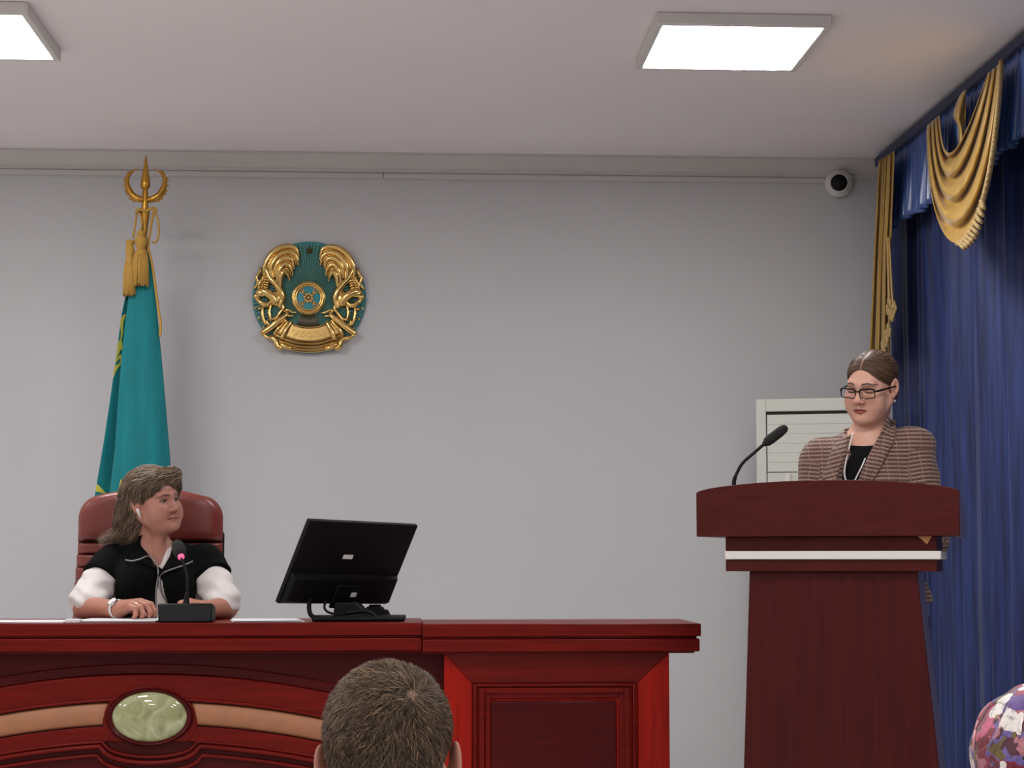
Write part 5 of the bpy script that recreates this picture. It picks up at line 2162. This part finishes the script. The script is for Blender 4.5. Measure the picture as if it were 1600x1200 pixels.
HC = ['#6f5c4c', '#86705d', '#4f4034', '#a89280']
pt = [(hv, hf, np.tile(np.array(lin('#5d4c40')), (len(hv), 1)))]
q = to_local(hv, F1)
nrm = fhair.grad(hv)
okm = np.where((q[:, 1] > -.1))[0]
sd = hv[RNG.choice(okm, 5200)]


def flow1(p, n):
    l = to_local(p, F1)
    d = np.zeros_like(p)
    back = sm(l[:, 2], .03, .09)
    d[:, 0] = -.35 * back - .12
    d[:, 1] = .9 * back + .22 + .5 * sm(-l[:, 2], .06, .13)
    d[:, 2] = -.25 * back - 1.0 * (1 - back)
    fr = sm(-l[:, 1], .045, .075) * sm(l[:, 2], .04, .06)
    d[:, 0] += -1.1 * fr
    d[:, 1] += -.2 * fr
    return d @ F1[0].T


pth = comb(fhair, sd, flow1, 14, 0.0078, lift=0.006, jitter=0.22, wave=0.22)
le = to_local(pth[:, -1], F1)
loose = sm(-le[:, 2], .085, .125)[:, None, None]           # ends that leave the mass and flick outwards
kk = np.clip((np.arange(14) - 7) / 6, 0, 1)[None, :, None] ** 1.6
flick = (np.array([-.010, .034, .004])[None, :] + RNG.normal(0, .010, (len(pth), 3))) @ F1[0].T
pth = pth + loose * kk * flick[:, None, :]
v_, f_3, c_ = strands(pth, RNG.uniform(.0007, .0013, len(pth)), hair_cols(len(pth), HC, [.42, .3, .16, .12]))
pt.append((v_, f_3, c_))
va, fa = weld([(a, b_) for a, b_, _ in pt])
link_mesh('hair', va, fa, M['hair'], who, True, attrs={'tint': np.concatenate([c for *_, c in pt])})
# white earphone, watch and ring
mb = MB()
e0 = to_world(np.array([[-.086, -.002, -.020], [-.087, -.006, -.028], [-.086, -.014, -.052]]), F1)
mb.tube([e0[0], e0[1], e0[2]], [.0055, .0058, .0034], 10)
mb.build('earphone', M['white_plastic'], who, smooth=True)
wc, wd = P(184, 951.5, 6.195), (P(186, 952, 6.19) - P(133, 950, 6.36)).normalized()
side = wd.cross(Vector((0, 0, 1))).normalized()
upw = side.cross(wd).normalized()
mb = MB()
ring_ = [wc + side * (.031 * math.cos(w)) + upw * (.030 * math.sin(w)) for w in np.linspace(0, 2 * PI, 29)]
mb.tube(ring_, .0062, 8, False, 0.4, up=None)
wt2 = mb.build('watch', M['white_plastic'], who, smooth=True)
mb = MB()
dn = (upw * 0.75 + side * 0.65).normalized()
cdl = wc + dn * .030
mb.tube([cdl - dn * .003, cdl + dn * .004, cdl + dn * .0055], [.0165, .0165, .0145], 24)
mb.build('watch_case', M['silver'], wt2, smooth='angle')
mb = MB()
mb.tube([cdl + dn * .0056, cdl + dn * .0062], [.0135, .0135], 24)
mb.build('watch_face', M['sticker'], wt2, smooth='angle')
mb = MB()
r0, r1 = P(213.0, 945.8, 6.1095), P(215.2, 946.9, 6.105)
mb.tube([r0, r1], [.0112, .0110], 16)
mb.build('ring', M['gold'], who, smooth='angle')

# ================================================================== PERSON SPEAKING AT THE LECTERN
YP2 = 5.70
HM2 = Matrix.Translation(P(1361, 602, YP2)) @ Matrix.Rotation(math.radians(-41), 4, 'Z') @ Matrix.Rotation(math.radians(16), 4, 'X') @ Matrix.Rotation(math.radians(5), 4, 'Y') @ Matrix.Scale(0.95, 4)
F2 = frame_of(HM2)
who2 = figure('standing_person', 'person with glasses in brown checked jacket reading at the lectern', (P(1352, 800, 5.74).x, 5.76, DAIS))
nb2 = P(1355, 685, 5.74)
by = math.radians(-21)
BR = Matrix.Rotation(by, 4, 'Z')
bR = frame_of(BR)[0]
FB = (bR, V3(nb2), 1.0)           # body frame: origin at the base of the neck, -y forward
L2 = lambda x, y, z: Vector(to_world(np.array([[x, y, z]]), FB)[0])
ops = head_ops(F2, lids=0.0, lidz=-0.0055, full=0.001, smile=-0.001, top=.072)
nt2 = to_world(np.array([[0, .024, -.06]]), F2)[0]
ops += [('u', cap(nt2, nb2, .050, .058), .02), ('u', cap(L2(0, .01, -.03), L2(.155, .01, -.055), .05, .04), .04), ('u', cap(L2(0, .01, -.03), L2(-.155, .01, -.055), .05, .04), .04),
        ('u', ell((0, -.005, -.15), (.14, .085, .15), FB), .05)]
fb2 = solid(ops, 0.0021)
v1, f1 = fb2.mesh()
tint = face_tint(v1, F2, SKIN2, '#9c4f48', '#2c1e17', 0.35, 1.0, 1.0, closed=True, brow_up=-.0015, lidz=-.0060, shadow='#6e463a')
# hands resting on the reading board
SHO = {1: L2(.142, .0, -.034), -1: L2(-.143, .0, -.066)}
ELB = {1: L2(.190, -.045, -.315), -1: L2(-.190, -.045, -.335)}
hz = lambda x, y: LM @ Vector((x, y, 0))
tt2 = (0.22 - 0.025) / 0.33
zsf = (zt0 - 0.012) * (1 - tt2) + (zb_ + 0.046) * tt2 + 0.016
arms = []
for sx in (-1, 1):
    wp = hz(sx * 0.17, 0.30)
    wr_ = Vector((wp.x, wp.y, zsf + 0.012))
    inn = (LM.to_3x3() @ Vector((-sx * 0.5, -0.85, 0))).normalized()
    lat = (LM.to_3x3() @ Vector((-0.85, 0.5 * sx, 0))).normalized() * sx
    pal = [(ELB[sx], wr_, .040, .026)]
    fing = []
    for i, o_ in enumerate((-.030, -.010, .010, .028)):
        k0 = wr_ + inn * .075 + lat * o_ + Vector((0, 0, .006))
        pal.append((wr_, k0, .019, .0125))
        ln = (.030, .036, .038, .033)[i]
        fing.append([(k0, .0095), (k0 + inn * ln + Vector((0, 0, .002)), .0085), (k0 + inn * (ln * 1.7) + Vector((0, 0, -.010)), .0075), (k0 + inn * (ln * 2.1) + Vector((0, 0, -.016)), .0065)])
    th_ = [(wr_ + lat * .02 + inn * .01, .013), (wr_ + lat * .045 + inn * .045, .011), (wr_ + lat * .052 + inn * .075 + Vector((0, 0, -.006)), .0085)]
    arms.append(solid(hand_ops(None, 0, fing, pal, th_), 0.0028).mesh())
lowr = [('u', ell((0, 0, -.33), (.135, .09, .24), FB), .05), ('u', ell((0, .01, -.55), (.165, .11, .12), FB), .05)]
zgr = DAIS - nb2.z
for sx in (-1, 1):
    lowr += [('u', cap(L2(sx * .085, .01, -.60), L2(sx * .085, 0, -.98), .078, .052), .03), ('u', cap(L2(sx * .085, 0, -.98), L2(sx * .085, .03, zgr + .08), .05, .036), .03),
             ('u', cap(L2(sx * .085, .04, zgr + .038), L2(sx * .095, -.13, zgr + .03), .034, .026), .02)]
vl, fl_ = solid(lowr, 0.009).mesh()
allv, allf = weld([(v1, f1)] + arms + [(vl, fl_)])
handc = np.tile(np.array(lin(SKIN2)), (len(allv) - len(v1), 1))
link_mesh('body', allv, allf, M['skin'], who2, True, attrs={'tint': np.concatenate([tint, handc])})
eyeballs(F2, who2, -0.05, -0.75, '#4b4238')

# black top
tp = [('u', ell((0, -.010, -.16), (.152, .098, .17), FB), .05), ('u', ell((0, -.005, -.36), (.148, .10, .20), FB), .05), ('u', cap(L2(0, .01, -.035), L2(.16, .01, -.07), .054, .045), .03), ('u', cap(L2(0, .01, -.035), L2(-.16, .01, -.07), .054, .045), .03),
      ('s', cap(L2(0, .0, .07), L2(0, -.10, .030), .058, .056), .004)]
ftp = solid(tp, 0.004)
v_, f_4 = ftp.mesh()
link_mesh('top', v_, f_4, M['black_cotton'], who2, True)

# jacket
jo = [('u', ell((0, -.010, -.17), (.168, .118, .19), FB), .05), ('u', ell((0, 0, -.36), (.160, .118, .22), FB), .06), ('u', ell((0, .005, -.52), (.190, .135, .14), FB), .06),
      ('u', ell((.070, -.075, -.20), (.075, .062, .080), FB), .05), ('u', ell((-.070, -.075, -.20), (.075, .062, .080), FB), .05),
      ('u', cap(L2(0, .018, -.030), SHO[1], .062, .064), .03), ('u', cap(L2(0, .018, -.030), SHO[-1], .062, .064), .03)]
for sx in (-1, 1):
    wp = hz(sx * 0.17, 0.30)
    wr_ = Vector((wp.x, wp.y, zsf + 0.012))
    cuff = ELB[sx].lerp(wr_, 0.86)
    jo += [('u', cap(SHO[sx], ELB[sx], .066, .056), .02), ('u', cap(ELB[sx], cuff, .056, .042), .02)]
jo += [('s', cap(L2(.0, -.03, .03), L2(.0, -.13, -.04), .062, .052), .004), ('s', cap(L2(-.006, -.130, -.04), L2(-.046, -.142, -.24), .058, .056), .004),
       ('s', cap(L2(0, .0, .06), L2(0, .0, -.02), .062, .060), .004)]
fj = solid(jo, 0.0034, fold_noise(0.0022, 30, 24, 38, 2.0))
# hem cut level
jv, jf = fj.op(halfspace((0, 0, 1), (0, 0, P(1450, 942, 5.65).z)), .003, 's').mesh()
l = to_local(jv, FB)
cuv = np.stack([l[:, 0] + 0.35 * l[:, 1], l[:, 2]], 1)
for sx in (-1, 1):
    for A_, B_, off_ in ((SHO[sx], ELB[sx], 0.0), (ELB[sx], cuff if sx > 0 else ELB[sx].lerp(Vector((*hz(sx * .17, .30).xy, zsf)), .86), .28)):
        a_, b__ = V3(A_), V3(B_)
        d_ = b__ - a_
        L_ = np.linalg.norm(d_)
        d_ /= L_
        s_ = (jv - a_) @ d_
        rad = jv - a_ - s_[:, None] * d_
        dist = np.linalg.norm(rad, axis=1)
        mk = (dist < .072) & (s_ > .02) & (s_ < L_ + .03) & (l[:, 0] * sx > .135)
        e1 = np.cross(d_, [0, 1, 0])
        e1 /= np.linalg.norm(e1)
        e2 = np.cross(d_, e1)
        ang_ = np.arctan2(rad @ e1, rad @ e2)
        cuv[mk, 0] = ang_[mk] * .06
        cuv[mk, 1] = -(s_[mk] + off_)
jk = link_mesh('jacket', jv, jf, M['check'], who2, True, attrs={'cu': cuv[:, 0], 'cv': cuv[:, 1]})


def check_patch(la, lb, nm, nu=14, nv=26, lift=0.004, puff=0.006, turn=0.0, tag_=None):
    mbx = quad_patch([fj, ftp, fb2], la, lb, nu, nv, lift, puff)
    v = np.array([tuple(p) for p in mbx.v])
    lc_ = to_local(v, FB)
    x, z = lc_[:, 0] + .35 * lc_[:, 1], lc_[:, 2]
    ct, st = math.cos(turn), math.sin(turn)
    return link_mesh(nm, v, mbx.f, M['check'], jk, True, attrs={'cu': x * ct - z * st, 'cv': x * st + z * ct})


check_patch([(1388, 652), (1376, 676), (1364, 700), (1352, 724), (1341, 752)], [(1397, 660), (1399, 682), (1388, 706), (1377, 728), (1362, 756)], 'lapel', turn=0.25)
check_patch([(1386, 652), (1381, 664), (1377, 676)], [(1398, 656), (1399, 670), (1394, 684)], 'collar', 8, 12, 0.009, 0.005, 0.5)
check_patch([(1331, 678), (1325, 694), (1318, 714), (1312, 732), (1306, 752)], [(1318, 682), (1303, 697), (1297, 710), (1290, 730), (1284, 752)], 'lapel', turn=-0.25)
mb = MB()


def coll2(u, v):
    a = math.radians(-120 + 240 * u)
    r = .066 + .004 * v
    drop = -.022 * (abs(u - .5) * 2) ** 2
    w = L2(r * math.sin(a), r * math.cos(a) + .006, .006 + drop + .036 * v)
    return w


mb.sheet(coll2, 30, 6, 0.005)
v = np.array([tuple(p) for p in mb.v])
lc_ = to_local(v, FB)
link_mesh('collar', v, mb.f, M['check'], jk, True, attrs={'cu': lc_[:, 0], 'cv': lc_[:, 2]})
# lanyard
mb = MB()
for pts in ([(1333, 676), (1329, 690), (1325, 706), (1321, 724), (1319, 740), (1322, 752)], [(1352, 716), (1347, 728), (1342, 738), (1335, 752)]):
    ln_ = [hit([ftp, fb2], q.x, q.y, 0.010) for q in catmull([(*p, 0) for p in pts], 6)]
    for _ in range(6):
        ln_ = [ln_[0]] + [(ln_[i - 1] + ln_[i] * 2 + ln_[i + 1]) / 4 for i in range(1, len(ln_) - 1)] + [ln_[-1]]
    mb.tube(ln_, .0034, 8, True, 0.5)
mb.build('lanyard', M['white_cotton'], who2, smooth=True)
tr_ = [('u', ell((0, .01, -.57), (.175, .122, .12), FB), .05)]
for sx in (-1, 1):
    tr_ += [('u', cap(L2(sx * .085, .01, -.60), L2(sx * .085, 0, -.98), .088, .066), .03), ('u', cap(L2(sx * .085, 0, -.98), L2(sx * .085, .03, zgr + .075), .064, .058), .03)]
v_, f_4 = solid(tr_, 0.008).mesh()
link_mesh('trousers', v_, f_4, M['dark_cloth'], who2, True)
for sx in (-1, 1):
    v_, f_4 = solid([('u', cap(L2(sx * .085, .045, zgr + .044), L2(sx * .095, -.13, zgr + .038), .040, .034), .02), ('s', halfspace((0, 0, 1), (0, 0, DAIS + .002)), .002)], 0.005).mesh()
    link_mesh('shoe', v_, f_4, M['black_plastic'], who2, True)

# hair drawn back from a centre parting
hops = [('u', ell((0, .020, .036), (.0785, .098, .0765), F2), .001), ('u', ell((0, .104, .010), (.040, .034, .036), F2), .02), ('u', ell((0, .055, -.035), (.066, .050, .048), F2), .02),
        ('s', ell((0, -.102, -.018), (.074, .062, .094), F2), .010), ('s', ell((-.075, -.030, -.060), (.040, .062, .062), F2), .012), ('s', ell((.075, -.030, -.060), (.040, .062, .062), F2), .012),
        ('s', cap((0, -.055, .105), (0, .020, .123), .006, .006, F2), .010)]
fhair2 = solid(hops, 0.0022)
hv, hf = fhair2.mesh()
q = to_local(hv, F2)
tc = np.tile(np.array(lin('#4b3529')), (len(hv), 1))
pm = 0.7 * np.exp(-(q[:, 0] / .0024) ** 2) * sm(q[:, 2], .05, .08) * (q[:, 1] < .05)
tc = tc * (1 - pm[:, None]) + np.array(lin('#c08f7d')) * pm[:, None]
sd = hv[RNG.choice(len(hv), 4200)]
ql = to_local(sd, F2)
sd = sd[np.abs(ql[:, 0]) > .004]


def flow2(p, n):
    l = to_local(p, F2)
    d = np.zeros_like(p)
    s_ = np.sign(l[:, 0])
    fr = sm(-l[:, 1], -.04, .05)
    d[:, 0] = s_ * (.75 * fr * sm(l[:, 2], .02, .09)) - l[:, 0] * 8 * (1 - fr)
    d[:, 1] = 1.0 - .35 * fr * sm(l[:, 2], .05, .10)
    d[:, 2] = -.55 * fr - .2 * np.sign(l[:, 2] - .01)
    return d @ F2[0].T


pth = comb(fhair2, sd, flow2, 12, 0.0065, lift=0.0012, jitter=0.05)
v_, f_5, c_ = strands(pth, RNG.uniform(.0005, .0009, len(pth)), hair_cols(len(pth), ['#5e4435', '#775a47', '#8f7059', '#46322a'], [.45, .3, .1, .15], 0.12))
va, fa = weld([(hv, hf), (v_, f_5)])
link_mesh('hair', va, fa, M['hair'], who2, True, attrs={'tint': np.concatenate([tc, c_])})

# spectacles
gl = tag(link_obj('eyeglasses', None, Vector(to_world(np.array([[0, -.10, -.01]]), F2)[0]), None), 'dark rectangular eyeglasses worn by the person at the lectern', 'glasses')
lw = lambda x, y, z: Vector(to_world(np.array([[x, y, z]]), F2)[0])


def rim_pts(sx):
    out = []
    for k in range(40):
        w = 2 * PI * k / 40
        cx_, cz_ = math.cos(w), math.sin(w)
        e = 0.42
        x = .0262 * math.copysign(abs(cx_) ** e, cx_)
        z = .0152 * math.copysign(abs(cz_) ** e, cz_) - .0015 * (1 if x * sx < 0 else -0.3)
        out.append((sx * .0335 + x, -.1020 + .10 * ((sx * .0335 + x) ** 2) * 12 * .8, -.006 + z))
    return out


for sx in (-1, 1):
    rp = rim_pts(sx)
    mb = MB()
    ring_ = [lw(*p) for p in rp] + [lw(*rp[0])]
    mb.tube(ring_, [.0016 + .0010 * (1 if p[2] > .001 else 0) for p in rp] + [.0020], 8, False)
    mb.build('rim', M['black_plastic'], gl, smooth=True)
    mb = MB()
    a_ = [lw(p[0], p[1], p[2]) for p in rp]
    b_ = [lw(p[0], p[1] + .0012, p[2]) for p in rp]
    n = len(a_)
    mb.add(a_ + b_, [list(range(n)), [i + n for i in range(n)][::-1]] + [(i, (i + 1) % n, (i + 1) % n + n, i + n) for i in range(n)])
    mb.build('lens', M['lens'], gl)
    mb = MB()
    mb.tube([lw(sx * .0600, -.0980, .0015), lw(sx * .0665, -.0880, .0015), lw(sx * .072, -.070, .001), lw(sx * .079, -.02, -.001), lw(sx * .081, .012, -.003), lw(sx * .079, .030, -.014)], [.0026, .0034, .0032, .0024, .0020, .0018], 8)
    mb.build('temple', M['black_plastic'], gl, smooth=True)
mb = MB()
mb.tube([lw(-.0085, -.1012, -.001), lw(0, -.1045, .0015), lw(.0085, -.1012, -.001)], .0019, 8)
mb.build('bridge', M['black_plastic'], gl, smooth=True)
mb = MB()
ep = lw(.078, .006, -.052)
mb.ball(ep, .0055, 12, 8)
mb.tube([lw(.0765, .004, -.040), ep], .0012, 6)
mb.build('earring', M['silver'], who2, smooth=True)

# ================================================================== LISTENER IN FRONT, SEEN FROM BEHIND
YA = 2.34
HM3 = Matrix.Translation(P(609, 1187, YA)) @ Matrix.Rotation(math.radians(180 - 5), 4, 'Z') @ Matrix.Rotation(math.radians(3), 4, 'X') @ Matrix.Rotation(math.radians(1.5), 4, 'Y') @ Matrix.Scale(0.985, 4)
F3 = frame_of(HM3)
who3 = figure('listener', 'person with short cropped brown hair seen from behind, in front of the bench', (F3[1][0], YA, 0))
ops = head_ops(F3, lids=0.0044, full=0.004, ear=0.006)
nb3 = Vector((F3[1][0], YA - .035, F3[1][2] - .20))
nt3 = to_world(np.array([[0, .030, -.05]]), F3)[0]
ops += [('u', cap(nt3, nb3, .056, .064), .03), ('u', ell((0, .062, -.010), (.058, .036, .060), F3), .03)]
fb3 = solid(ops, 0.0024)
v1, f1 = fb3.mesh()
tint = face_tint(v1, F3, SKIN3, '#a86a60', '#4d3d30', 0.3)
q = to_local(v1, F3)
FB3 = (frame_of(Matrix.Rotation(math.radians(180), 4, 'Z'))[0], V3(nb3), 1.0)
L3 = lambda x, y, z: Vector(to_world(np.array([[x, y, z]]), FB3)[0])
zg = -nb3.z


def seated_rest(L_, zg, parts=None):
    o = [('u', cap(L_(0, 0, -.03), L_(.17, 0, -.07), .055, .06), .04), ('u', cap(L_(0, 0, -.03), L_(-.17, 0, -.07), .055, .06), .04),
         ('u', ell(V3(L_(0, .0, -.20)), (.17, .11, .17)), .05), ('u', ell(V3(L_(0, .01, -.38)), (.155, .11, .20)), .05), ('u', ell(V3(L_(0, .02, zg + .52)), (.18, .14, .11)), .05)]
    for sx in (-1, 1):
        o += [('u', cap(L_(sx * .185, 0, -.08), L_(sx * .21, -.05, -.34), .055, .045), .03), ('u', cap(L_(sx * .21, -.05, -.34), L_(sx * .12, -.27, -.42), .043, .032), .02),
              ('u', cap(L_(sx * .09, .0, zg + .50), L_(sx * .10, -.40, zg + .50), .085, .062), .03), ('u', cap(L_(sx * .10, -.40, zg + .50), L_(sx * .10, -.36, zg + .08), .058, .04), .03),
              ('u', cap(L_(sx * .10, -.34, zg + .042), L_(sx * .11, -.50, zg + .036), .038, .032), .02)]
    return o


vl, fl_ = solid(seated_rest(L3, zg), 0.009).mesh()
arms = []
for sx in (-1, 1):
    wr_ = L3(sx * .12, -.27, -.42)
    inn = (frame_of(Matrix.Rotation(math.radians(180), 4, 'Z'))[0] @ np.array([-sx * .3, -.95, -.1]))
    inn = Vector(inn)
    lat = Vector((sx, 0, 0))
    pal, fing = [], []
    for i, o_ in enumerate((-.030, -.010, .010, .028)):
        k0 = wr_ + inn * .08 + lat * o_
        pal.append((wr_, k0, .021, .013))
        fing.append([(k0, .010), (k0 + inn * .035 + Vector((0, 0, -.006)), .009), (k0 + inn * .058 + Vector((0, 0, -.022)), .0075)])
    arms.append(solid(hand_ops(None, 0, fing, pal, [(wr_ + lat * .02, .013), (wr_ + lat * .045 + inn * .05, .011), (wr_ + lat * .05 + inn * .075, .009)]), 0.0035).mesh())
allv, allf = weld([(v1, f1), (vl, fl_)] + arms)
handc = np.tile(np.array(lin(SKIN3)), (len(allv) - len(v1), 1))
link_mesh('body', allv, allf, M['skin'], who3, True, attrs={'tint': np.concatenate([tint, handc])})


def grown(o, d):
    out = []
    for a in o:
        out.append(a)
    return out


def clothes(L_, zg, name, who_, m1, m2):
    o = [('u', cap(L_(0, 0, -.04), L_(.17, 0, -.07), .062, .070), .04), ('u', cap(L_(0, 0, -.04), L_(-.17, 0, -.07), .062, .070), .04),
         ('u', ell(V3(L_(0, .0, -.20)), (.182, .122, .18)), .05), ('u', ell(V3(L_(0, .01, -.38)), (.170, .122, .21)), .05)]
    for sx in (-1, 1):
        o += [('u', cap(L_(sx * .185, 0, -.08), L_(sx * .21, -.05, -.34), .066, .056), .03), ('u', cap(L_(sx * .21, -.05, -.34), L_(sx * .135, -.23, -.405), .054, .042), .02)]
    v_, f_ = solid(o, 0.006, fold_noise(.003, 26, 20, 30)).mesh()
    link_mesh(name, v_, f_, m1, who_, True)
    o = [('u', ell(V3(L_(0, .02, zg + .52)), (.192, .152, .12)), .05)]
    for sx in (-1, 1):
        o += [('u', cap(L_(sx * .09, .0, zg + .50), L_(sx * .10, -.40, zg + .50), .095, .072), .03), ('u', cap(L_(sx * .10, -.40, zg + .50), L_(sx * .10, -.36, zg + .10), .070, .058), .03)]
    v_, f_ = solid(o, 0.008).mesh()
    link_mesh('trousers', v_, f_, m2, who_, True)


clothes(L3, zg, 'shirt', who3, M['blue_shirt'], M['dark_cloth'])

# cropped hair: cap of stubble plus thousands of short hairs turning round the crown
hops = [('u', ell((0, .019, .037), (.0765, .0965, .0825), F3), .001), ('u', ell((0, .066, -.005), (.062, .037, .055), F3), .03),
        ('s', ell((0, -.105, -.02), (.085, .062, .090), F3), .01), ('s', ell((.088, .005, -.030), (.024, .045, .045), F3), .01), ('s', ell((-.088, .005, -.030), (.024, .045, .045), F3), .01),
        ('s', ell((-.036, .100, .088), (.008, .010, .008), F3), .008)]
fh3 = solid(hops, 0.0024)
hv, hf = fh3.mesh()
q = to_local(hv, F3)
keep = sm(q[:, 2], -.062, -.030)
crown = np.array([-.036, .082, .078])
tc = np.array(lin('#33271d'))[None, :] * keep[:, None] + (1 - keep[:, None]) * np.array(lin('#b98a72'))[None, :]
dcr = np.linalg.norm(q - crown, axis=1)
pm = 0.7 * np.exp(-(dcr / .008) ** 2)
tc = tc * (1 - pm[:, None]) + np.array(lin('#c79c86')) * pm[:, None]
prob = np.clip(keep, 0, 1) * (1 - 0.9 * np.exp(-(dcr / .007) ** 2)) * (q[:, 1] > -.075)
vis = prob * (q[:, 1] > -.06)
sd = hv[RNG.choice(len(hv), 30000, p=vis / vis.sum())] + RNG.normal(0, .0012, (30000, 3))
ql = to_local(sd, F3)


def flow3(p, n):
    l = to_local(p, F3)
    r = l - crown
    d = r / (np.linalg.norm(r, axis=1, keepdims=True) + 1e-6)
    sw = np.cross(np.tile(np.array([-.2, .5, .84]), (len(p), 1)), d)
    d = d + 0.55 * sw * np.exp(-np.linalg.norm(r, axis=1) / .05)[:, None]
    d[:, 2] -= .25
    return d @ F3[0].T


n = fh3.grad(sd)
sd = sd - n * (fh3.sample(sd) + .001)[:, None]
fl3 = flow3(sd, n)
clump = np.stack([np.sin(ql[:, 0] * 260 + 3 * np.sin(ql[:, 2] * 190)), np.sin(ql[:, 1] * 240 + 3 * np.sin(ql[:, 0] * 210)), np.sin(ql[:, 2] * 250 + 3 * np.sin(ql[:, 0] * 170))], 1)
fl3 = fl3 + 0.55 * clump @ F3[0].T + RNG.normal(0, .22, fl3.shape)
fl3 -= n * (fl3 * n).sum(1, keepdims=True)
fl3 /= np.linalg.norm(fl3, axis=1, keepdims=True) + 1e-9
ln = (.0135 * RNG.uniform(.6, 1.25, len(sd)) * (0.40 + 0.60 * sm(ql[:, 2], -.03, .05)))[:, None]
up_ = RNG.uniform(.30, .70, (len(sd), 1))
pth = np.stack([sd, sd + (n * up_ * .8 + fl3 * .35) * ln * .45, sd + (n * up_ * .75 + fl3 * .75) * ln * .8, sd + (n * up_ * .62 + fl3 * 1.0) * ln * 1.15], 1)
shade = hair_cols(len(sd), ['#715b48', '#524031', '#937a61', '#362a20'], [.34, .34, .14, .18], .22)
v_, f_5, c_ = strands(pth, RNG.uniform(.00030, .00048, len(pth)), shade)
va, fa = weld([(hv, hf), (v_, f_5)])
link_mesh('hair', va, fa, M['hair'], who3, True, attrs={'tint': np.concatenate([tc, c_])})

# ================================================================== LISTENER IN A FLOWERED HEADSCARF
YG = 2.50
HM4 = Matrix.Translation(P(1617, 1211, YG)) @ Matrix.Rotation(math.radians(180 + 14), 4, 'Z') @ Matrix.Rotation(math.radians(6), 4, 'X') @ Matrix.Scale(0.97, 4)
F4 = frame_of(HM4)
who4 = figure('scarf_listener', 'person in a flowered crimson and white headscarf at the lower right corner', (F4[1][0], YG, 0))
ops = head_ops(F4)
nb4 = Vector((F4[1][0], YG - .03, F4[1][2] - .20))
ops += [('u', cap(to_world(np.array([[0, .025, -.06]]), F4)[0], nb4, .05, .058), .03)]
v1, f1 = solid(ops, 0.003).mesh()
tint = face_tint(v1, F4, SKIN2, '#a85a52', '#5a4034')
FB4 = (FB3[0], V3(nb4), 1.0)
L4 = lambda x, y, z: Vector(to_world(np.array([[x, y, z]]), FB4)[0])
zg4 = -nb4.z
vl, fl_ = solid(seated_rest(L4, zg4), 0.010).mesh()
allv, allf = weld([(v1, f1), (vl, fl_)])
link_mesh('body', allv, allf, M['skin'], who4, True, attrs={'tint': np.concatenate([tint, np.tile(np.array(lin(SKIN2)), (len(vl), 1))])})
clothes(L4, zg4, 'dress', who4, M['black_cotton'], M['dark_cloth'])
so = [('u', ell((0, .018, .032), (.0855, .103, .088), F4), .001), ('u', ell((0, .012, -.040), (.086, .092, .085), F4), .03), ('u', ell((0, -.02, -.08), (.075, .075, .06), F4), .03), ('u', ell((0, .055, -.09), (.072, .055, .08), F4), .03), ('u', cap((0, .03, -.09), (0, .04, -.19), .070, .085, F4), .03),
      ('s', ell((0, -.105, -.020), (.062, .060, .088), F4), .008)]
fs4 = solid(so, 0.003, lambda X, Y, Z: 0.0016 * np.sin(Z * 95 + 2 * np.sin(X * 60) + Y * 40) + 0.001 * np.sin(X * 120 + Z * 80))
v_, f_5 = fs4.mesh()
sc4 = link_mesh('headscarf', v_, f_5, M['floral'], who4, True)
# upper wrapped layer of the scarf, ending in a slanting edge with a pale hem
w0, w1, w2_ = hit(fs4, 1546, 1094), hit(fs4, 1556, 1140), hit(fs4, 1578, 1185)
nrm_ = (Vector((0, -1, 0))).cross((w2_ - w0)).normalized()
if nrm_.x > 0:
    nrm_ = -nrm_
f5 = Field(fs4.lo, fs4.lo + fs4.h * (fs4.n - 1.5), fs4.h)
f5.V = fs4.V - 0.0045
f5.op((lambda X, Y, Z: -(0.0015 + fs4.V), None, None), .001, 'i')
f5.op(halfspace(tuple(nrm_), tuple(w1)), .003, 'i')
f5.V[:, :, :3] = 0.1
v_, f_5 = f5.mesh()
link_mesh('wrapped_layer', v_, f_5, M['floral'], sc4, True)
mb = MB()
hem = [hit(fs4, x, y, 0.002) for x, y in [(1549, 1098), (1540, 1106), (1532, 1117), (1527, 1130), (1523, 1146), (1521.5, 1162), (1522, 1178), (1523.5, 1196), (1526, 1215)]]
mb.tube(catmull(hem, 5), .0020, 8)
mb.build('hem', plain('pink_hem', '#c98a8c', 0.6, vary=0.15, scale=60), sc4, smooth=True)
